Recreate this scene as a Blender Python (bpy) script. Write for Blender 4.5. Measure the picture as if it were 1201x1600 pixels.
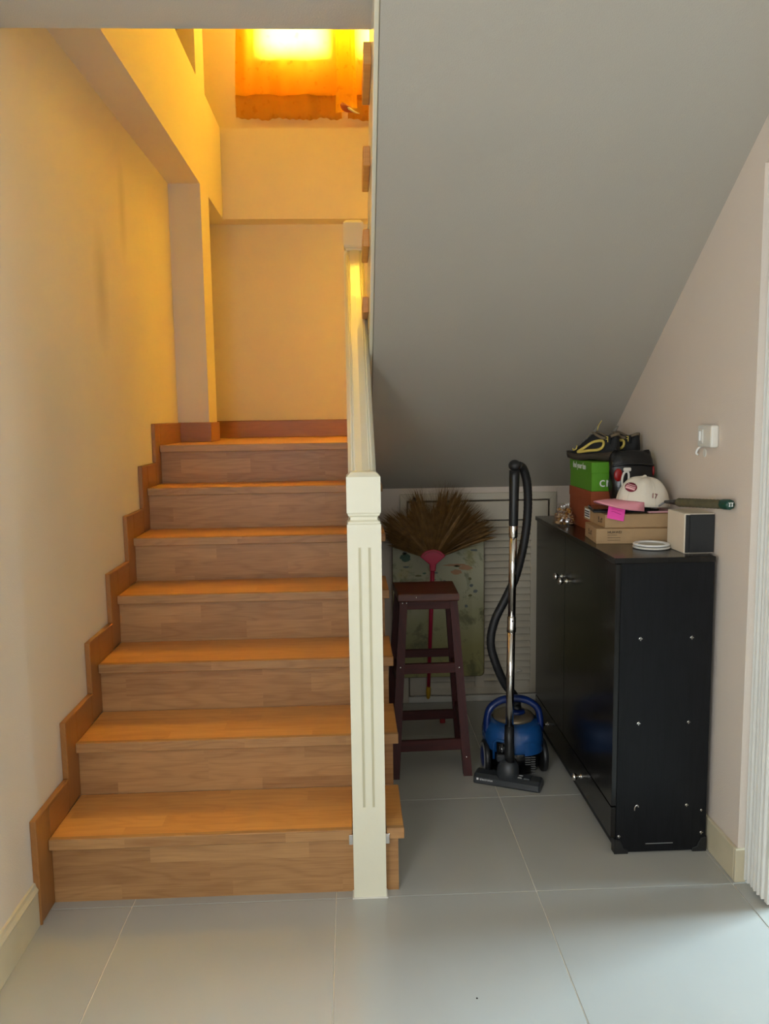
import bpy, bmesh, math, random
from mathutils import Vector, Matrix
random.seed(7)
R = math.radians
SC = bpy.context.scene
COL = SC.collection
for o in list(bpy.data.objects): bpy.data.objects.remove(o)

# ---------------------------------------------------------------- camera
F_PX, TILT, YAW, ROLL, CAM_H = 1250.0, R(6.7555), R(2.2871), R(-.8149), 1.42
fw = Vector((math.sin(YAW)*math.cos(TILT), math.cos(YAW)*math.cos(TILT), -math.sin(TILT)))
rt = Vector((math.cos(YAW), -math.sin(YAW), 0)); up = rt.cross(fw)
rt2 = rt*math.cos(ROLL)+up*math.sin(ROLL); up2 = -rt*math.sin(ROLL)+up*math.cos(ROLL)
cd = bpy.data.cameras.new('camera'); cam = bpy.data.objects.new('camera', cd); COL.objects.link(cam)
cd.sensor_fit = 'VERTICAL'; cd.sensor_height = 24; cd.lens = F_PX*24/1600; cd.clip_start = .02
cam.matrix_world = Matrix(((rt2.x, up2.x, -fw.x, 0), (rt2.y, up2.y, -fw.y, 0), (rt2.z, up2.z, -fw.z, CAM_H), (0, 0, 0, 1)))
SC.camera = cam
# ---------------------------------------------------------------- world, lights, exposure
W = bpy.data.worlds.new('sky'); SC.world = W; W.use_nodes = True
W.node_tree.nodes['Background'].inputs[0].default_value = (.75, .87, 1, 1)
W.node_tree.nodes['Background'].inputs[1].default_value = 0.4
def area(name, loc, target, sx, sy, energy, color, spread=180):
    d = bpy.data.lights.new(name, 'AREA'); d.shape = 'RECTANGLE'; d.size = sx; d.size_y = sy
    d.energy = energy; d.color = color; d.spread = R(spread)
    o = bpy.data.objects.new(name, d); COL.objects.link(o); o.location = loc
    o.rotation_euler = (Vector(target)-Vector(loc)).to_track_quat('-Z', 'Y').to_euler()
    return o
area('stairwell_daylight', (.05, 7.3, 4.15), (.05, 5.0, 4.15), 1.8, 1.7, 9500, (1, .96, .86))
area('added_rear_light', (-.15, -1.65, 1.05), (.45, 1.5, .8), 1.3, 1.9, 19, (.93, .97, 1))  # added lamp outside the unseen rear door, raises the room light
area('added_left_light', (-1.12, -.35, 1.4), (1.1, 1.5, 1.1), 1.2, 1.2, 64, (.93, .97, 1))  # added lamp at an assumed left window, brightens the right wall
area('added_landing_light', (1.62, 4.55, 2.15), (.5, 4.55, 2.1), .9, .9, 62, (1, .96, .86))  # invented source behind the landing curtain, brightens the landing wall
area('side_daylight', (2.9, 2.5, 1.45), (.6, 1.7, .0), .7, 1.3, 175, (.60, .83, 1))  # added unseen side-room source, set after the daylight patch on the floor
SC.view_settings.view_transform = 'Standard'; SC.view_settings.look = 'None'
SC.view_settings.gamma = 1; SC.view_settings.use_curve_mapping = False
SC.view_settings.exposure = 0.0

# ---------------------------------------------------------------- materials
def srgb(c):
    return tuple((x/255/12.92 if x/255 <= .04045 else ((x/255+.055)/1.055)**2.4) for x in c)+(1,)
class NT:
    def __init__(s, name):
        s.m = bpy.data.materials.new(name); s.m.use_nodes = True; s.t = s.m.node_tree; s.b = s.t.nodes['Principled BSDF']
    def n(s, typ, **kw):
        k = s.t.nodes.new(typ)
        for a, v in kw.items():
            if a.startswith('i_'):
                key = a[2:]; key = int(key) if key.isdigit() else key.replace('_', ' ')
                k.inputs[key].default_value = v
            else: setattr(k, a, v)
        return k
    def l(s, a, b): s.t.links.new(a, b)
    def math(s, op, a, b=None):
        k = s.n('ShaderNodeMath', operation=op)
        for i, v in enumerate((a, b)):
            if v is None: continue
            if isinstance(v, (int, float)): k.inputs[i].default_value = v
            else: s.l(v, k.inputs[i])
        return k.outputs[0]
    def mix(s, f, a, b, bt='MIX'):
        k = s.n('ShaderNodeMix', data_type='RGBA', blend_type=bt)
        for i, v in ((0, f), (6, a), (7, b)):
            if isinstance(v, (int, float)): k.inputs[i].default_value = v
            elif isinstance(v, tuple): k.inputs[i].default_value = v
            else: s.l(v, k.inputs[i])
        return k.outputs[2]
    def bump(s, h, dist=.001, strength=1):
        k = s.n('ShaderNodeBump', i_Distance=dist, i_Strength=strength); s.l(h, k.inputs['Height']); s.l(k.outputs[0], s.b.inputs['Normal'])
def plain(name, c, rough=.5, metal=0, noise=.06, scale=20, bump=0, coat=0, spec=None, bscale=None):
    t = NT(name); tc = t.n('ShaderNodeTexCoord'); nz = t.n('ShaderNodeTexNoise', i_Scale=scale, i_Detail=4); t.l(tc.outputs['Object'], nz.inputs[0])
    a = srgb(c); d = tuple(x*(1-noise*2.2) for x in a[:3])+(1,); u = tuple(min(1, x*(1+noise)) for x in a[:3])+(1,)
    t.l(t.mix(nz.outputs[0], d, u), t.b.inputs['Base Color'])
    t.b.inputs['Roughness'].default_value = rough; t.b.inputs['Metallic'].default_value = metal
    if coat: t.b.inputs['Coat Weight'].default_value = coat
    if spec is not None: t.b.inputs['Specular IOR Level'].default_value = spec
    if bump:
        n2 = t.n('ShaderNodeTexNoise', i_Scale=bscale or scale*4, i_Detail=3); t.l(tc.outputs['Object'], n2.inputs[0]); t.bump(n2.outputs[0], bump)
    return t.m
def wall_mat(name, c, stains=()):
    t = NT(name); tc = t.n('ShaderNodeTexCoord'); nz = t.n('ShaderNodeTexNoise', i_Scale=1.6, i_Detail=5); t.l(tc.outputs['Object'], nz.inputs[0])
    a = srgb(c); col = t.mix(nz.outputs[0], tuple(x*.94 for x in a[:3])+(1,), tuple(min(1, x*1.04) for x in a[:3])+(1,))
    for (px, py, pz, ry, rz, amt) in stains:
        mp = t.n('ShaderNodeMapping', vector_type='TEXTURE'); t.l(tc.outputs['Object'], mp.inputs[0])
        mp.inputs['Location'].default_value = (px, py, pz); mp.inputs['Scale'].default_value = (1, ry, rz)
        ns = t.n('ShaderNodeTexNoise', i_Scale=3.0, i_Detail=5); t.l(tc.outputs['Object'], ns.inputs[0])
        le = t.n('ShaderNodeVectorMath', operation='LENGTH'); t.l(mp.outputs[0], le.inputs[0])
        d = t.math('ADD', le.outputs['Value'], t.math('MULTIPLY', ns.outputs[0], 1.2))
        mr = t.n('ShaderNodeMapRange', i_1=.7, i_2=1.7, i_3=amt, i_4=0.0); t.l(d, mr.inputs[0])
        col = t.mix(mr.outputs[0], col, srgb((96, 84, 70)))
    t.l(col, t.b.inputs['Base Color']); t.b.inputs['Roughness'].default_value = .75; t.b.inputs['Specular IOR Level'].default_value = .25
    n2 = t.n('ShaderNodeTexNoise', i_Scale=260, i_Detail=2); t.l(tc.outputs['Object'], n2.inputs[0]); t.bump(n2.outputs[0], .0012, .6)
    return t.m
def wood(name, mode, dark, light, strips=True, rough=.38, grain=1.0, sw=.066, var=.5, coat=0.0):
    """mode 'x': grain along X, v=y+z ; 'y': grain along Y, v=z+x ; 'z': grain along Z, v=x+y"""
    t = NT(name); tc = t.n('ShaderNodeTexCoord'); oi = t.n('ShaderNodeObjectInfo')
    sp = t.n('ShaderNodeSeparateXYZ'); t.l(tc.outputs['Object'], sp.inputs[0]); X, Y, Z = sp.outputs
    u, v = {'x': (X, t.math('ADD', Y, Z)), 'y': (Y, t.math('ADD', Z, X)), 'z': (Z, t.math('ADD', X, Y))}[mode]
    off = t.math('MULTIPLY', oi.outputs['Random'], 7.0); u = t.math('ADD', u, off)
    cb = t.n('ShaderNodeCombineXYZ'); t.l(u, cb.inputs[0]); t.l(v, cb.inputs[1])
    if strips:
        br = t.n('ShaderNodeTexBrick', offset=.37, offset_frequency=2, squash=.7, squash_frequency=3)
        br.inputs['Color1'].default_value = (0, 0, 0, 1); br.inputs['Color2'].default_value = (1, 1, 1, 1); br.inputs['Mortar'].default_value = (.5, .5, .5, 1)
        br.inputs['Scale'].default_value = 1; br.inputs['Brick Width'].default_value = .47; br.inputs['Row Height'].default_value = sw; br.inputs['Mortar Size'].default_value = 0.0
        t.l(cb.outputs[0], br.inputs[0]); rnd = t.math('MULTIPLY', br.outputs[0], 1.0)
    else: rnd = off
    def nz(su, sv, det, sc=1):
        c = t.n('ShaderNodeCombineXYZ'); t.l(t.math('MULTIPLY', u, su), c.inputs[0]); t.l(t.math('MULTIPLY', v, sv), c.inputs[1]); t.l(t.math('MULTIPLY', rnd, 9.7), c.inputs[2])
        k = t.n('ShaderNodeTexNoise', i_Scale=sc, i_Detail=det, i_Roughness=.55); t.l(c.outputs[0], k.inputs[0]); return k.outputs[0]
    big = nz(1.6, 9, 2); fine = nz(9, 330, 3)
    rings = t.math('SINE', t.math('ADD', t.math('MULTIPLY', big, 62), t.math('MULTIPLY', v, 60)))
    rings = t.math('POWER', t.math('MULTIPLY', t.math('ADD', rings, 1), .5), 2.2)
    f = t.math('ADD', t.math('MULTIPLY', fine, .8*grain), t.math('MULTIPLY', rings, .17*grain))
    if strips: f = t.math('ADD', f, t.math('MULTIPLY', t.math('SUBTRACT', br.outputs[0], .5), var))
    mr = t.n('ShaderNodeMapRange', i_1=-.05, i_2=1.0); t.l(f, mr.inputs[0])
    t.l(t.mix(mr.outputs[0], srgb(light), srgb(dark)), t.b.inputs['Base Color'])
    t.b.inputs['Roughness'].default_value = rough
    if coat: t.b.inputs['Coat Weight'].default_value = coat
    t.bump(fine, .0003)
    return t.m

WALL = wall_mat('wall_paint', (226, 213, 196), [(-.92, 3.10, 1.93, .10, .22, .26), (-.92, 3.44, 2.28, .07, .20, .22), (-.92, 2.5, 1.4, .3, .5, .08)])
WALLR = wall_mat('wall_paint_right', (222, 208, 194))
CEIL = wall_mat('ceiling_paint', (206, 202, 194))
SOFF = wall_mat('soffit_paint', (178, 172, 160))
CREAM = plain('cream_gloss_paint', (232, 228, 205), .32, noise=.04, scale=6, bump=.0004, bscale=60, coat=.2)
TRIMC = plain('cream_ceramic_trim', (214, 202, 172), .3, noise=.08, scale=9)
TILE = plain('floor_tile_glaze', (178, 176, 168), .16, noise=.05, scale=3.0, bump=.0002, bscale=40)
GROUT = plain('pale_grout', (232, 226, 212), .8)
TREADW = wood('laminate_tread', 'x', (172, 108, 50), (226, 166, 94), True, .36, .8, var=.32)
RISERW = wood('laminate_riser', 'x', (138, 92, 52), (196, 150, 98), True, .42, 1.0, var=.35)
SKIRTW = wood('wood_skirting', 'y', (122, 76, 34), (168, 114, 60), False, .36, .6)
SKIRTX = wood('wood_skirting_x', 'x', (122, 76, 34), (168, 114, 60), False, .36, .6)
SKIRTZ = wood('wood_skirting_z', 'z', (122, 76, 34), (168, 114, 60), False, .36, .6)
DARKW = wood('wenge_laminate_side', 'z', (9, 10, 12), (26, 27, 30), False, .42, 1.0)
DARKW.node_tree.nodes['Principled BSDF'].inputs['Specular IOR Level'].default_value = .22
DARKF = wood('wenge_laminate_front', 'z', (9, 8, 8), (24, 21, 19), False, .2, .8)
STOOLW = wood('worn_maroon_wood', 'z', (38, 8, 8), (82, 24, 20), False, .62, 1.0)
STOOLX = wood('worn_maroon_wood_rail', 'x', (40, 9, 9), (86, 27, 22), False, .62, 1.0)
STOOLS = wood('worn_brown_seat_wood', 'x', (58, 26, 18), (104, 52, 34), False, .4, 1.0)
DOORW = plain('off_white_door_paint', (212, 202, 182), .5, noise=.05, scale=5)
PVC = plain('white_ribbed_plastic', (226, 224, 216), .45, noise=.03)
CHROME = plain('chrome', (225, 222, 218), .12, 1, noise=.02)
BLACKP = plain('black_plastic', (26, 27, 28), .42, noise=.1)
BLACKG = plain('gloss_black_plastic', (12, 12, 13), .12, noise=.1)
HOSE = plain('black_ribbed_hose', (32, 32, 33), .5, noise=.1)
DGREY = plain('dark_grey_plastic', (52, 55, 58), .42, noise=.1)
BLUE = plain('blue_plastic', (24, 78, 138), .25, noise=.05, coat=.4)
BLUE2 = plain('deep_blue_plastic', (10, 38, 98), .3, noise=.05, coat=.3)
BRONZE = plain('bronze_silver_plastic', (150, 136, 112), .3, .7)
SILVER = plain('silver_plastic', (160, 160, 160), .35, .5)
WHITE = plain('white_print', (235, 235, 232), .5, noise=.02)
WHITEP = plain('white_plastic', (226, 222, 212), .35, noise=.02)
PINKP = plain('crimson_plastic', (178, 20, 62), .35, noise=.05)
YELLOWP = plain('yellow_plastic', (206, 160, 30), .4)
GREENC = plain('green_card', (86, 150, 22), .5, noise=.05)
ORANGEC = plain('orange_brown_card', (150, 70, 32), .6, noise=.06)
CARD = plain('kraft_cardboard', (178, 146, 106), .8, noise=.06, scale=30, bump=.0003)
CARD2 = plain('kraft_cardboard_edge', (164, 116, 70), .8, noise=.06, scale=30)
INK = plain('black_ink', (38, 30, 26), .7)
PINKN = plain('neon_pink_paper', (255, 84, 186), .7, noise=.02)
SCRAWL = plain('pink_pen', (196, 40, 130), .7)
CAPW = plain('off_white_cotton', (226, 216, 198), .9, noise=.04, bump=.0006, bscale=400)
CAPP = plain('pink_cotton', (226, 150, 160), .9, noise=.04, bump=.0006, bscale=400)
MAROON = plain('maroon_thread', (120, 24, 44), .8)
PALEP = plain('pale_pink_thread', (232, 176, 178), .8)
SHOEB = plain('black_mesh_fabric', (24, 24, 25), .75, noise=.2, scale=120, bump=.0008)
SHOEY = plain('yellow_shoe_trim', (214, 190, 96), .45)
SHOEG = plain('grey_shoe_trim', (120, 116, 106), .6)
SHOELINE = plain('beige_shoe_lining', (112, 98, 78), .9)
SOLE = plain('dark_brown_sole', (58, 48, 38), .7)
BAGB = plain('black_vinyl', (16, 16, 17), .3, noise=.2, scale=14, bump=.004, bscale=16)
RED = plain('red_plastic', (150, 20, 20), .4)
BOXW = plain('off_white_carton', (222, 208, 186), .7, noise=.03)
BOXB = plain('black_carton', (34, 35, 36), .6, noise=.06)
GRIP = plain('olive_grip_tape', (96, 88, 62), .85, noise=.2, scale=60, bump=.002, bscale=90)
GREENCAP = plain('dark_green_plastic', (20, 66, 54), .4)
LOUV = plain('louvre_slat_paint', (212, 202, 182), .5, noise=.04)
GLASSM = NT('window_glass')
tr = GLASSM.n('ShaderNodeBsdfTransparent'); gl = GLASSM.n('ShaderNodeBsdfGlossy', i_Roughness=.02); ms = GLASSM.n('ShaderNodeMixShader', i_0=.06)
GLASSM.l(tr.outputs[0], ms.inputs[1]); GLASSM.l(gl.outputs[0], ms.inputs[2]); GLASSM.l(ms.outputs[0], GLASSM.t.nodes['Material Output'].inputs[0]); GLASS = GLASSM.m
PB = NT('clear_bag_film'); tr = PB.n('ShaderNodeBsdfTransparent'); gl = PB.n('ShaderNodeBsdfGlossy', i_Roughness=.15); ms = PB.n('ShaderNodeMixShader', i_0=.22)
PB.l(tr.outputs[0], ms.inputs[1]); PB.l(gl.outputs[0], ms.inputs[2]); PB.l(ms.outputs[0], PB.t.nodes['Material Output'].inputs[0]); FILM = PB.m
def cloth(name, c, tcol, tf):
    t = NT(name); tc = t.n('ShaderNodeTexCoord'); vo = t.n('ShaderNodeTexNoise', i_Scale=26, i_Detail=3); t.l(tc.outputs['Object'], vo.inputs[0])
    mr = t.n('ShaderNodeMapRange', i_1=.60, i_2=.68); t.l(vo.outputs[0], mr.inputs[0])
    f = t.math('MULTIPLY', mr.outputs[0], .35)
    a = t.mix(f, srgb(c), srgb((170, 96, 40))); b = t.mix(f, tcol+(1,), (tcol[0]*.75, tcol[1]*.55, tcol[2]*.4, 1))
    df = t.n('ShaderNodeBsdfDiffuse'); tl = t.n('ShaderNodeBsdfTranslucent'); m = t.n('ShaderNodeMixShader', i_0=tf)
    t.l(a, df.inputs[0]); t.l(b, tl.inputs[0]); t.l(df.outputs[0], m.inputs[1]); t.l(tl.outputs[0], m.inputs[2]); t.l(m.outputs[0], t.t.nodes['Material Output'].inputs[0])
    return t.m
CURT = cloth('orange_curtain_cloth', (236, 160, 60), (1.0, .86, .27), .75)
HEMC = cloth('orange_curtain_hem', (206, 140, 56), (.84, .76, .40), .55)
CLIPB = plain('dark_red_ribbon', (130, 44, 26), .6)
def broom_mat():
    t = NT('dried_grass'); tc = t.n('ShaderNodeTexCoord'); n = t.n('ShaderNodeTexNoise', i_Scale=45, i_Detail=3); t.l(tc.outputs['Object'], n.inputs[0])
    t.l(t.mix(n.outputs[0], srgb((66, 40, 14)), srgb((160, 120, 62))), t.b.inputs['Base Color']); t.b.inputs['Roughness'].default_value = .6; return t.m
STRAW = broom_mat()
def board_mat():
    t = NT('faded_watercolour_print'); tc = t.n('ShaderNodeTexCoord')
    a = t.n('ShaderNodeTexNoise', i_Scale=5, i_Detail=6); t.l(tc.outputs['Object'], a.inputs[0])
    sp = t.n('ShaderNodeSeparateXYZ'); t.l(tc.outputs['Object'], sp.inputs[0])
    base = t.mix(a.outputs[0], srgb((176, 178, 140)), srgb((204, 198, 168)))
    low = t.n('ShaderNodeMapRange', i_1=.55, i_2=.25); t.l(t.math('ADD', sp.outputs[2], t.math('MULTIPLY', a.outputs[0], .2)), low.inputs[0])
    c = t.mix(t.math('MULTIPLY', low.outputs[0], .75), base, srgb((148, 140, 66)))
    b = t.n('ShaderNodeTexNoise', i_Scale=9, i_Detail=8, i_Roughness=.7, i_Distortion=.6); t.l(tc.outputs['Object'], b.inputs[0])
    m1 = t.n('ShaderNodeMapRange', i_1=.52, i_2=.62); t.l(b.outputs[0], m1.inputs[0])
    c = t.mix(t.math('MULTIPLY', m1.outputs[0], .7), c, srgb((96, 98, 62)))
    d = t.n('ShaderNodeTexNoise', i_Scale=4, i_Detail=3); t.l(tc.outputs['Object'], d.inputs[0])
    m2 = t.n('ShaderNodeMapRange', i_1=.60, i_2=.70); t.l(d.outputs[0], m2.inputs[0])
    c = t.mix(t.math('MULTIPLY', m2.outputs[0], .5), c, srgb((196, 176, 84)))
    t.l(c, t.b.inputs['Base Color']); t.b.inputs['Roughness'].default_value = .45; return t.m
BOARD = board_mat()
BOARDE = plain('brown_board_edge', (84, 58, 34), .6)
SEAGREEN = plain('sea_green_ink', (84, 116, 96), .6); PEACH = plain('peach_ink', (196, 150, 112), .6); OLIVE = plain('olive_ink', (120, 116, 76), .6); GREYINK = plain('grey_blue_ink', (120, 128, 124), .6)

# ---------------------------------------------------------------- mesh helpers
class M:
    def __init__(s): s.bm = bmesh.new()
    def _add(s, tb, mat=None):
        if mat is not None: bmesh.ops.transform(tb, matrix=mat, verts=tb.verts)
        me = bpy.data.meshes.new('t'); tb.to_mesh(me); tb.free(); s.bm.from_mesh(me); bpy.data.meshes.remove(me); return s
    def box(s, x0, x1, y0, y1, z0, z1, bev=0, mat=None, seg=1):
        tb = bmesh.new(); bmesh.ops.create_cube(tb, size=1)
        for v in tb.verts: v.co = Vector((x0+(v.co.x+.5)*(x1-x0), y0+(v.co.y+.5)*(y1-y0), z0+(v.co.z+.5)*(z1-z0)))
        if bev: bmesh.ops.bevel(tb, geom=list(tb.edges), offset=bev, segments=seg, affect='EDGES', profile=.5, clamp_overlap=True)
        return s._add(tb, mat)
    def prism(s, pts, axis, a, b, bev=0, mat=None, seg=1):
        """pts: 2D polygon; axis 'x': pts=(y,z); 'y': pts=(x,z); 'z': pts=(x,y); extruded a..b"""
        tb = bmesh.new()
        def mk(p, h): return {'x': (h, p[0], p[1]), 'y': (p[0], h, p[1]), 'z': (p[0], p[1], h)}[axis]
        v0 = [tb.verts.new(mk(p, a)) for p in pts]; v1 = [tb.verts.new(mk(p, b)) for p in pts]; n = len(pts)
        tb.faces.new(v0); tb.faces.new(v1[::-1])
        for i in range(n): tb.faces.new((v0[i], v1[i], v1[(i+1) % n], v0[(i+1) % n]))
        bmesh.ops.recalc_face_normals(tb, faces=tb.faces)
        if bev:
            es = [e for e in tb.edges if (e.verts[0] in v0 and e.verts[1] in v0) or (e.verts[0] in v1 and e.verts[1] in v1)]
            bmesh.ops.bevel(tb, geom=es, offset=bev, segments=seg, affect='EDGES', profile=.5, clamp_overlap=True)
        return s._add(tb, mat)
    def tube(s, pts, r, n=12, cap=True, mat=None):
        tb = bmesh.new(); P = [Vector(p) for p in pts]; rr = r if isinstance(r, (list, tuple)) else [r]*len(P)
        T = [(P[min(i+1, len(P)-1)]-P[max(i-1, 0)]).normalized() for i in range(len(P))]
        ref = Vector((0, 0, 1)) if abs(T[0].z) < .9 else Vector((1, 0, 0)); nx = T[0].cross(ref).normalized(); rings = []
        for i, p in enumerate(P):
            nx = (nx-T[i]*nx.dot(T[i])).normalized(); ny = T[i].cross(nx)
            rings.append([tb.verts.new(p+(nx*math.cos(2*math.pi*k/n)+ny*math.sin(2*math.pi*k/n))*rr[i]) for k in range(n)])
        for i in range(len(P)-1):
            for k in range(n): tb.faces.new((rings[i][k], rings[i][(k+1) % n], rings[i+1][(k+1) % n], rings[i+1][k]))
        if cap: tb.faces.new(rings[0][::-1]); tb.faces.new(rings[-1])
        bmesh.ops.recalc_face_normals(tb, faces=tb.faces)
        for f in tb.faces: f.smooth = True
        return s._add(tb, mat)
    def lathe(s, prof, n=32, mat=None, sx=1, sy=1):
        """prof: list (r,z) about the Z axis"""
        tb = bmesh.new(); rings = []
        for r, z in prof:
            rings.append([tb.verts.new((math.cos(2*math.pi*k/n)*r*sx, math.sin(2*math.pi*k/n)*r*sy, z)) for k in range(n)] if r > 1e-6 else [tb.verts.new((0, 0, z))])
        for a, b in zip(rings[:-1], rings[1:]):
            for k in range(n):
                q = [a[k % len(a)], a[(k+1) % len(a)], b[(k+1) % len(b)], b[k % len(b)]]; u = []
                for v in q:
                    if v not in u: u.append(v)
                if len(u) > 2: tb.faces.new(u)
        bmesh.ops.recalc_face_normals(tb, faces=tb.faces)
        for f in tb.faces: f.smooth = True
        return s._add(tb, mat)
    def sphere(s, c, r, mat=None, u=16, v=10):
        tb = bmesh.new(); bmesh.ops.create_uvsphere(tb, u_segments=u, v_segments=v, radius=1)
        rs = r if isinstance(r, (tuple, list)) else (r, r, r)
        for w in tb.verts: w.co = Vector((c[0]+w.co.x*rs[0], c[1]+w.co.y*rs[1], c[2]+w.co.z*rs[2]))
        for f in tb.faces: f.smooth = True
        return s._add(tb, mat)
    def loft(s, secs, cap=True, mat=None, closed=True):
        tb = bmesh.new(); rings = [[tb.verts.new(p) for p in sec] for sec in secs]; n = len(rings[0])
        for a, b in zip(rings[:-1], rings[1:]):
            for k in range(n if closed else n-1): tb.faces.new((a[k], a[(k+1) % n], b[(k+1) % n], b[k]))
        if cap and closed: tb.faces.new(rings[0][::-1]); tb.faces.new(rings[-1])
        bmesh.ops.recalc_face_normals(tb, faces=tb.faces)
        for f in tb.faces: f.smooth = True
        return s._add(tb, mat)
    def text(s, body, size, mat, extrude=.0004, align='CENTER', shear=0):
        c = bpy.data.curves.new('txt', 'FONT'); c.body = body; c.size = size; c.extrude = extrude; c.align_x = align; c.align_y = 'CENTER'; c.shear = shear; c.resolution_u = 3
        o = bpy.data.objects.new('txt', c); COL.objects.link(o); dg = bpy.context.evaluated_depsgraph_get(); dg.update()
        me = bpy.data.meshes.new_from_object(o.evaluated_get(dg)); tb = bmesh.new(); tb.from_mesh(me)
        bpy.data.objects.remove(o); bpy.data.curves.remove(c); bpy.data.meshes.remove(me)
        return s._add(tb, mat)
    def mesh(s, name, smooth=None):
        me = bpy.data.meshes.new(name); s.bm.to_mesh(me); s.bm.free()
        if smooth:
            for f in me.polygons: f.use_smooth = True
        return me
    def build(s, name, mat, parent=None, smooth=None, label=None, sub=0):
        """vertices are in the frame of the top-level root of parent (world frame if none)"""
        me = s.mesh(name, smooth); me.materials.append(mat)
        r = parent
        while r is not None and r.parent is not None: r = r.parent
        if r is not None and not r.get('_local'): me.transform(Matrix.Translation(-r.location))
        o = bpy.data.objects.new(name, me); COL.objects.link(o)
        if parent is not None: o.parent = parent
        if label: o['label'] = label
        if sub:
            m = o.modifiers.new('s', 'SUBSURF'); m.levels = sub; m.render_levels = sub
        return o
def thing(name, label, cat, loc=(0, 0, 0), group=None, rot=None, local=False):
    o = bpy.data.objects.new(name, None); COL.objects.link(o); o.location = loc; o['label'] = label; o['category'] = cat; o.empty_display_size = .05
    if rot: o.rotation_euler = rot
    if group: o['group'] = group
    if local: o['_local'] = 1
    return o
def tag(o, label, cat, group=None):
    o['label'] = label; o['category'] = cat
    if group: o['group'] = group
    return o
def struct(o, label=None):
    o['kind'] = 'structure'
    if label: o['label'] = label
    return o
def sroot(name, label=None):
    o = bpy.data.objects.new(name, None); COL.objects.link(o); struct(o, label); return o
def inst(me, name, parent, loc=(0, 0, 0), rot=None):
    o = bpy.data.objects.new(name, me); COL.objects.link(o); o.parent = parent; o.location = loc
    if rot: o.rotation_euler = rot
    return o
def frame(origin, xax, yax):
    x = Vector(xax).normalized(); z = x.cross(Vector(yax)).normalized(); y = z.cross(x)
    return Matrix(((x.x, y.x, z.x, origin[0]), (x.y, y.y, z.y, origin[1]), (x.z, y.z, z.z, origin[2]), (0, 0, 0, 1)))
def bez(P, n=10):
    """Catmull-Rom through P"""
    P = [Vector(p) for p in P]; Q = [P[0]*2-P[1]]+P+[P[-1]*2-P[-2]]; out = []
    for i in range(1, len(Q)-2):
        for k in range(n):
            t = k/n; a, b, c, d = Q[i-1:i+3]
            out.append(.5*((2*b)+(c-a)*t+(2*a-5*b+4*c-d)*t*t+(3*b-a-3*c+d)*t**3))
    out.append(P[-1]); return out

# ---------------------------------------------------------------- setting
XL, XR, YB, YW, YF = -.92, 1.15, 3.86, 5.22, -1.5      # left wall, right wall, understair wall, stairwell wall, rear wall
ZB, ZU, ZT = 2.63, 3.16, 5.4                            # ceiling, upper floor, roof
XO = 2.75
fl = sroot('floor', 'glossy grey-beige square floor tiles with thin pale joints')
M().box(XL-.1, XO+.1, YF-.1, YW+.1, -.12, -.0025).build('grout_bed', GROUT, fl)
G = .0016; TX, TY = -.6705, 2.2326
full = M().box(-.3+G, .3-G, -.3+G, .3-G, -.012, 0, .0008).mesh('tile'); full.materials.append(TILE)
for i in range(-1, 9):
    for j in range(-9, 3):
        x0, x1, y0, y1 = TX+.6*(i-0), TX+.6*(i+1), TY+.6*j, TY+.6*(j+1)
        cx0, cx1, cy0, cy1 = max(x0, XL), min(x1, XO), max(y0, YF), min(y1, YB)
        if cx1-cx0 < .02 or cy1-cy0 < .02: continue
        if cx0 > XR+.1 and cy0 > 3.3: continue
        if cy0 > 2.25 and cx1 < .05: continue
        if cx1-cx0 > .59 and cy1-cy0 > .59: inst(full, 'tile', fl, ((x0+x1)/2, (y0+y1)/2, 0))
        else: M().box(cx0+G, cx1-G, cy0+G, cy1-G, -.012, 0, .0008).build('tile', TILE, fl)
# walls
wl = struct(M().box(XL-.12, XL, .25, YW+.12, 0, ZT).box(XL-.12, XL, YF, -.95, 0, ZT).box(XL-.12, XL, -.95, .25, 0, .9).box(XL-.12, XL, -.95, .25, 2.1, ZT).build('wall_left', WALL))
wr = M().box(XR, XR+.1, 2.25, 4.15, 0, ZT).box(XR, XR+.1, 4.95, YW+.12, 0, ZT).box(XR, XR+.1, 4.15, 4.95, 0, 1.75).box(XR, XR+.1, 4.15, 4.95, 2.5, ZT).box(XR, XR+.1, .7, 2.25, 2.1, ZB).box(XR, XR+.1, YF, .7, 0, ZB).box(XR, XR+.1, .3, 2.25, ZU, ZT)
struct(wr.build('wall_right', WALLR))
# under-stair wall with the door opening
ub = M().box(.1, .262, YB, YB+.1, 0, 1.13).box(.962, XR, YB, YB+.1, 0, 1.13).box(.262, .962, YB, YB+.1, 1.012, 1.13).box(.2, 1.0, YB+.1, YB+.14, 0, 1.1)
struct(ub.build('wall_back', WALLR), 'low pale wall under the stairs that holds the louvred door')
# landing wall and window wall with two panes
WX = [(-.50, -.075), (.075, .60)]; WZ0, WZ1 = 3.62, 4.85
wb = M().box(XL, XR, YW, YW+.12, 0, WZ0).box(XL, XR, YW, YW+.12, WZ1, ZT).box(XL, WX[0][0], YW, YW+.12, WZ0, WZ1).box(WX[1][1], XR, YW, YW+.12, WZ0, WZ1).box(WX[0][1], WX[1][0], YW, YW+.12, WZ0, WZ1)
struct(wb.build('wall_stairwell', WALL), 'far wall of the stairwell above the landing')
struct(M().box(XL-.1, XR+.1, .2, .3, ZB, ZT).build('wall_upper', WALL))
struct(M().box(XL-.1, XR+.1, .2, YW+.12, ZT, ZT+.1).build('ceiling', CEIL), 'upper ceiling over the stairwell')
XS = .088
struct(M().box(XL, XS, YF, 2.32, 2.47, ZU).box(XS, XR, YF, 1.88, 2.47, ZU).box(XR, XO, YF, 3.5, ZB, ZU).build('ceiling', CEIL), 'flat ceiling slab of the lower room')
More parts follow.
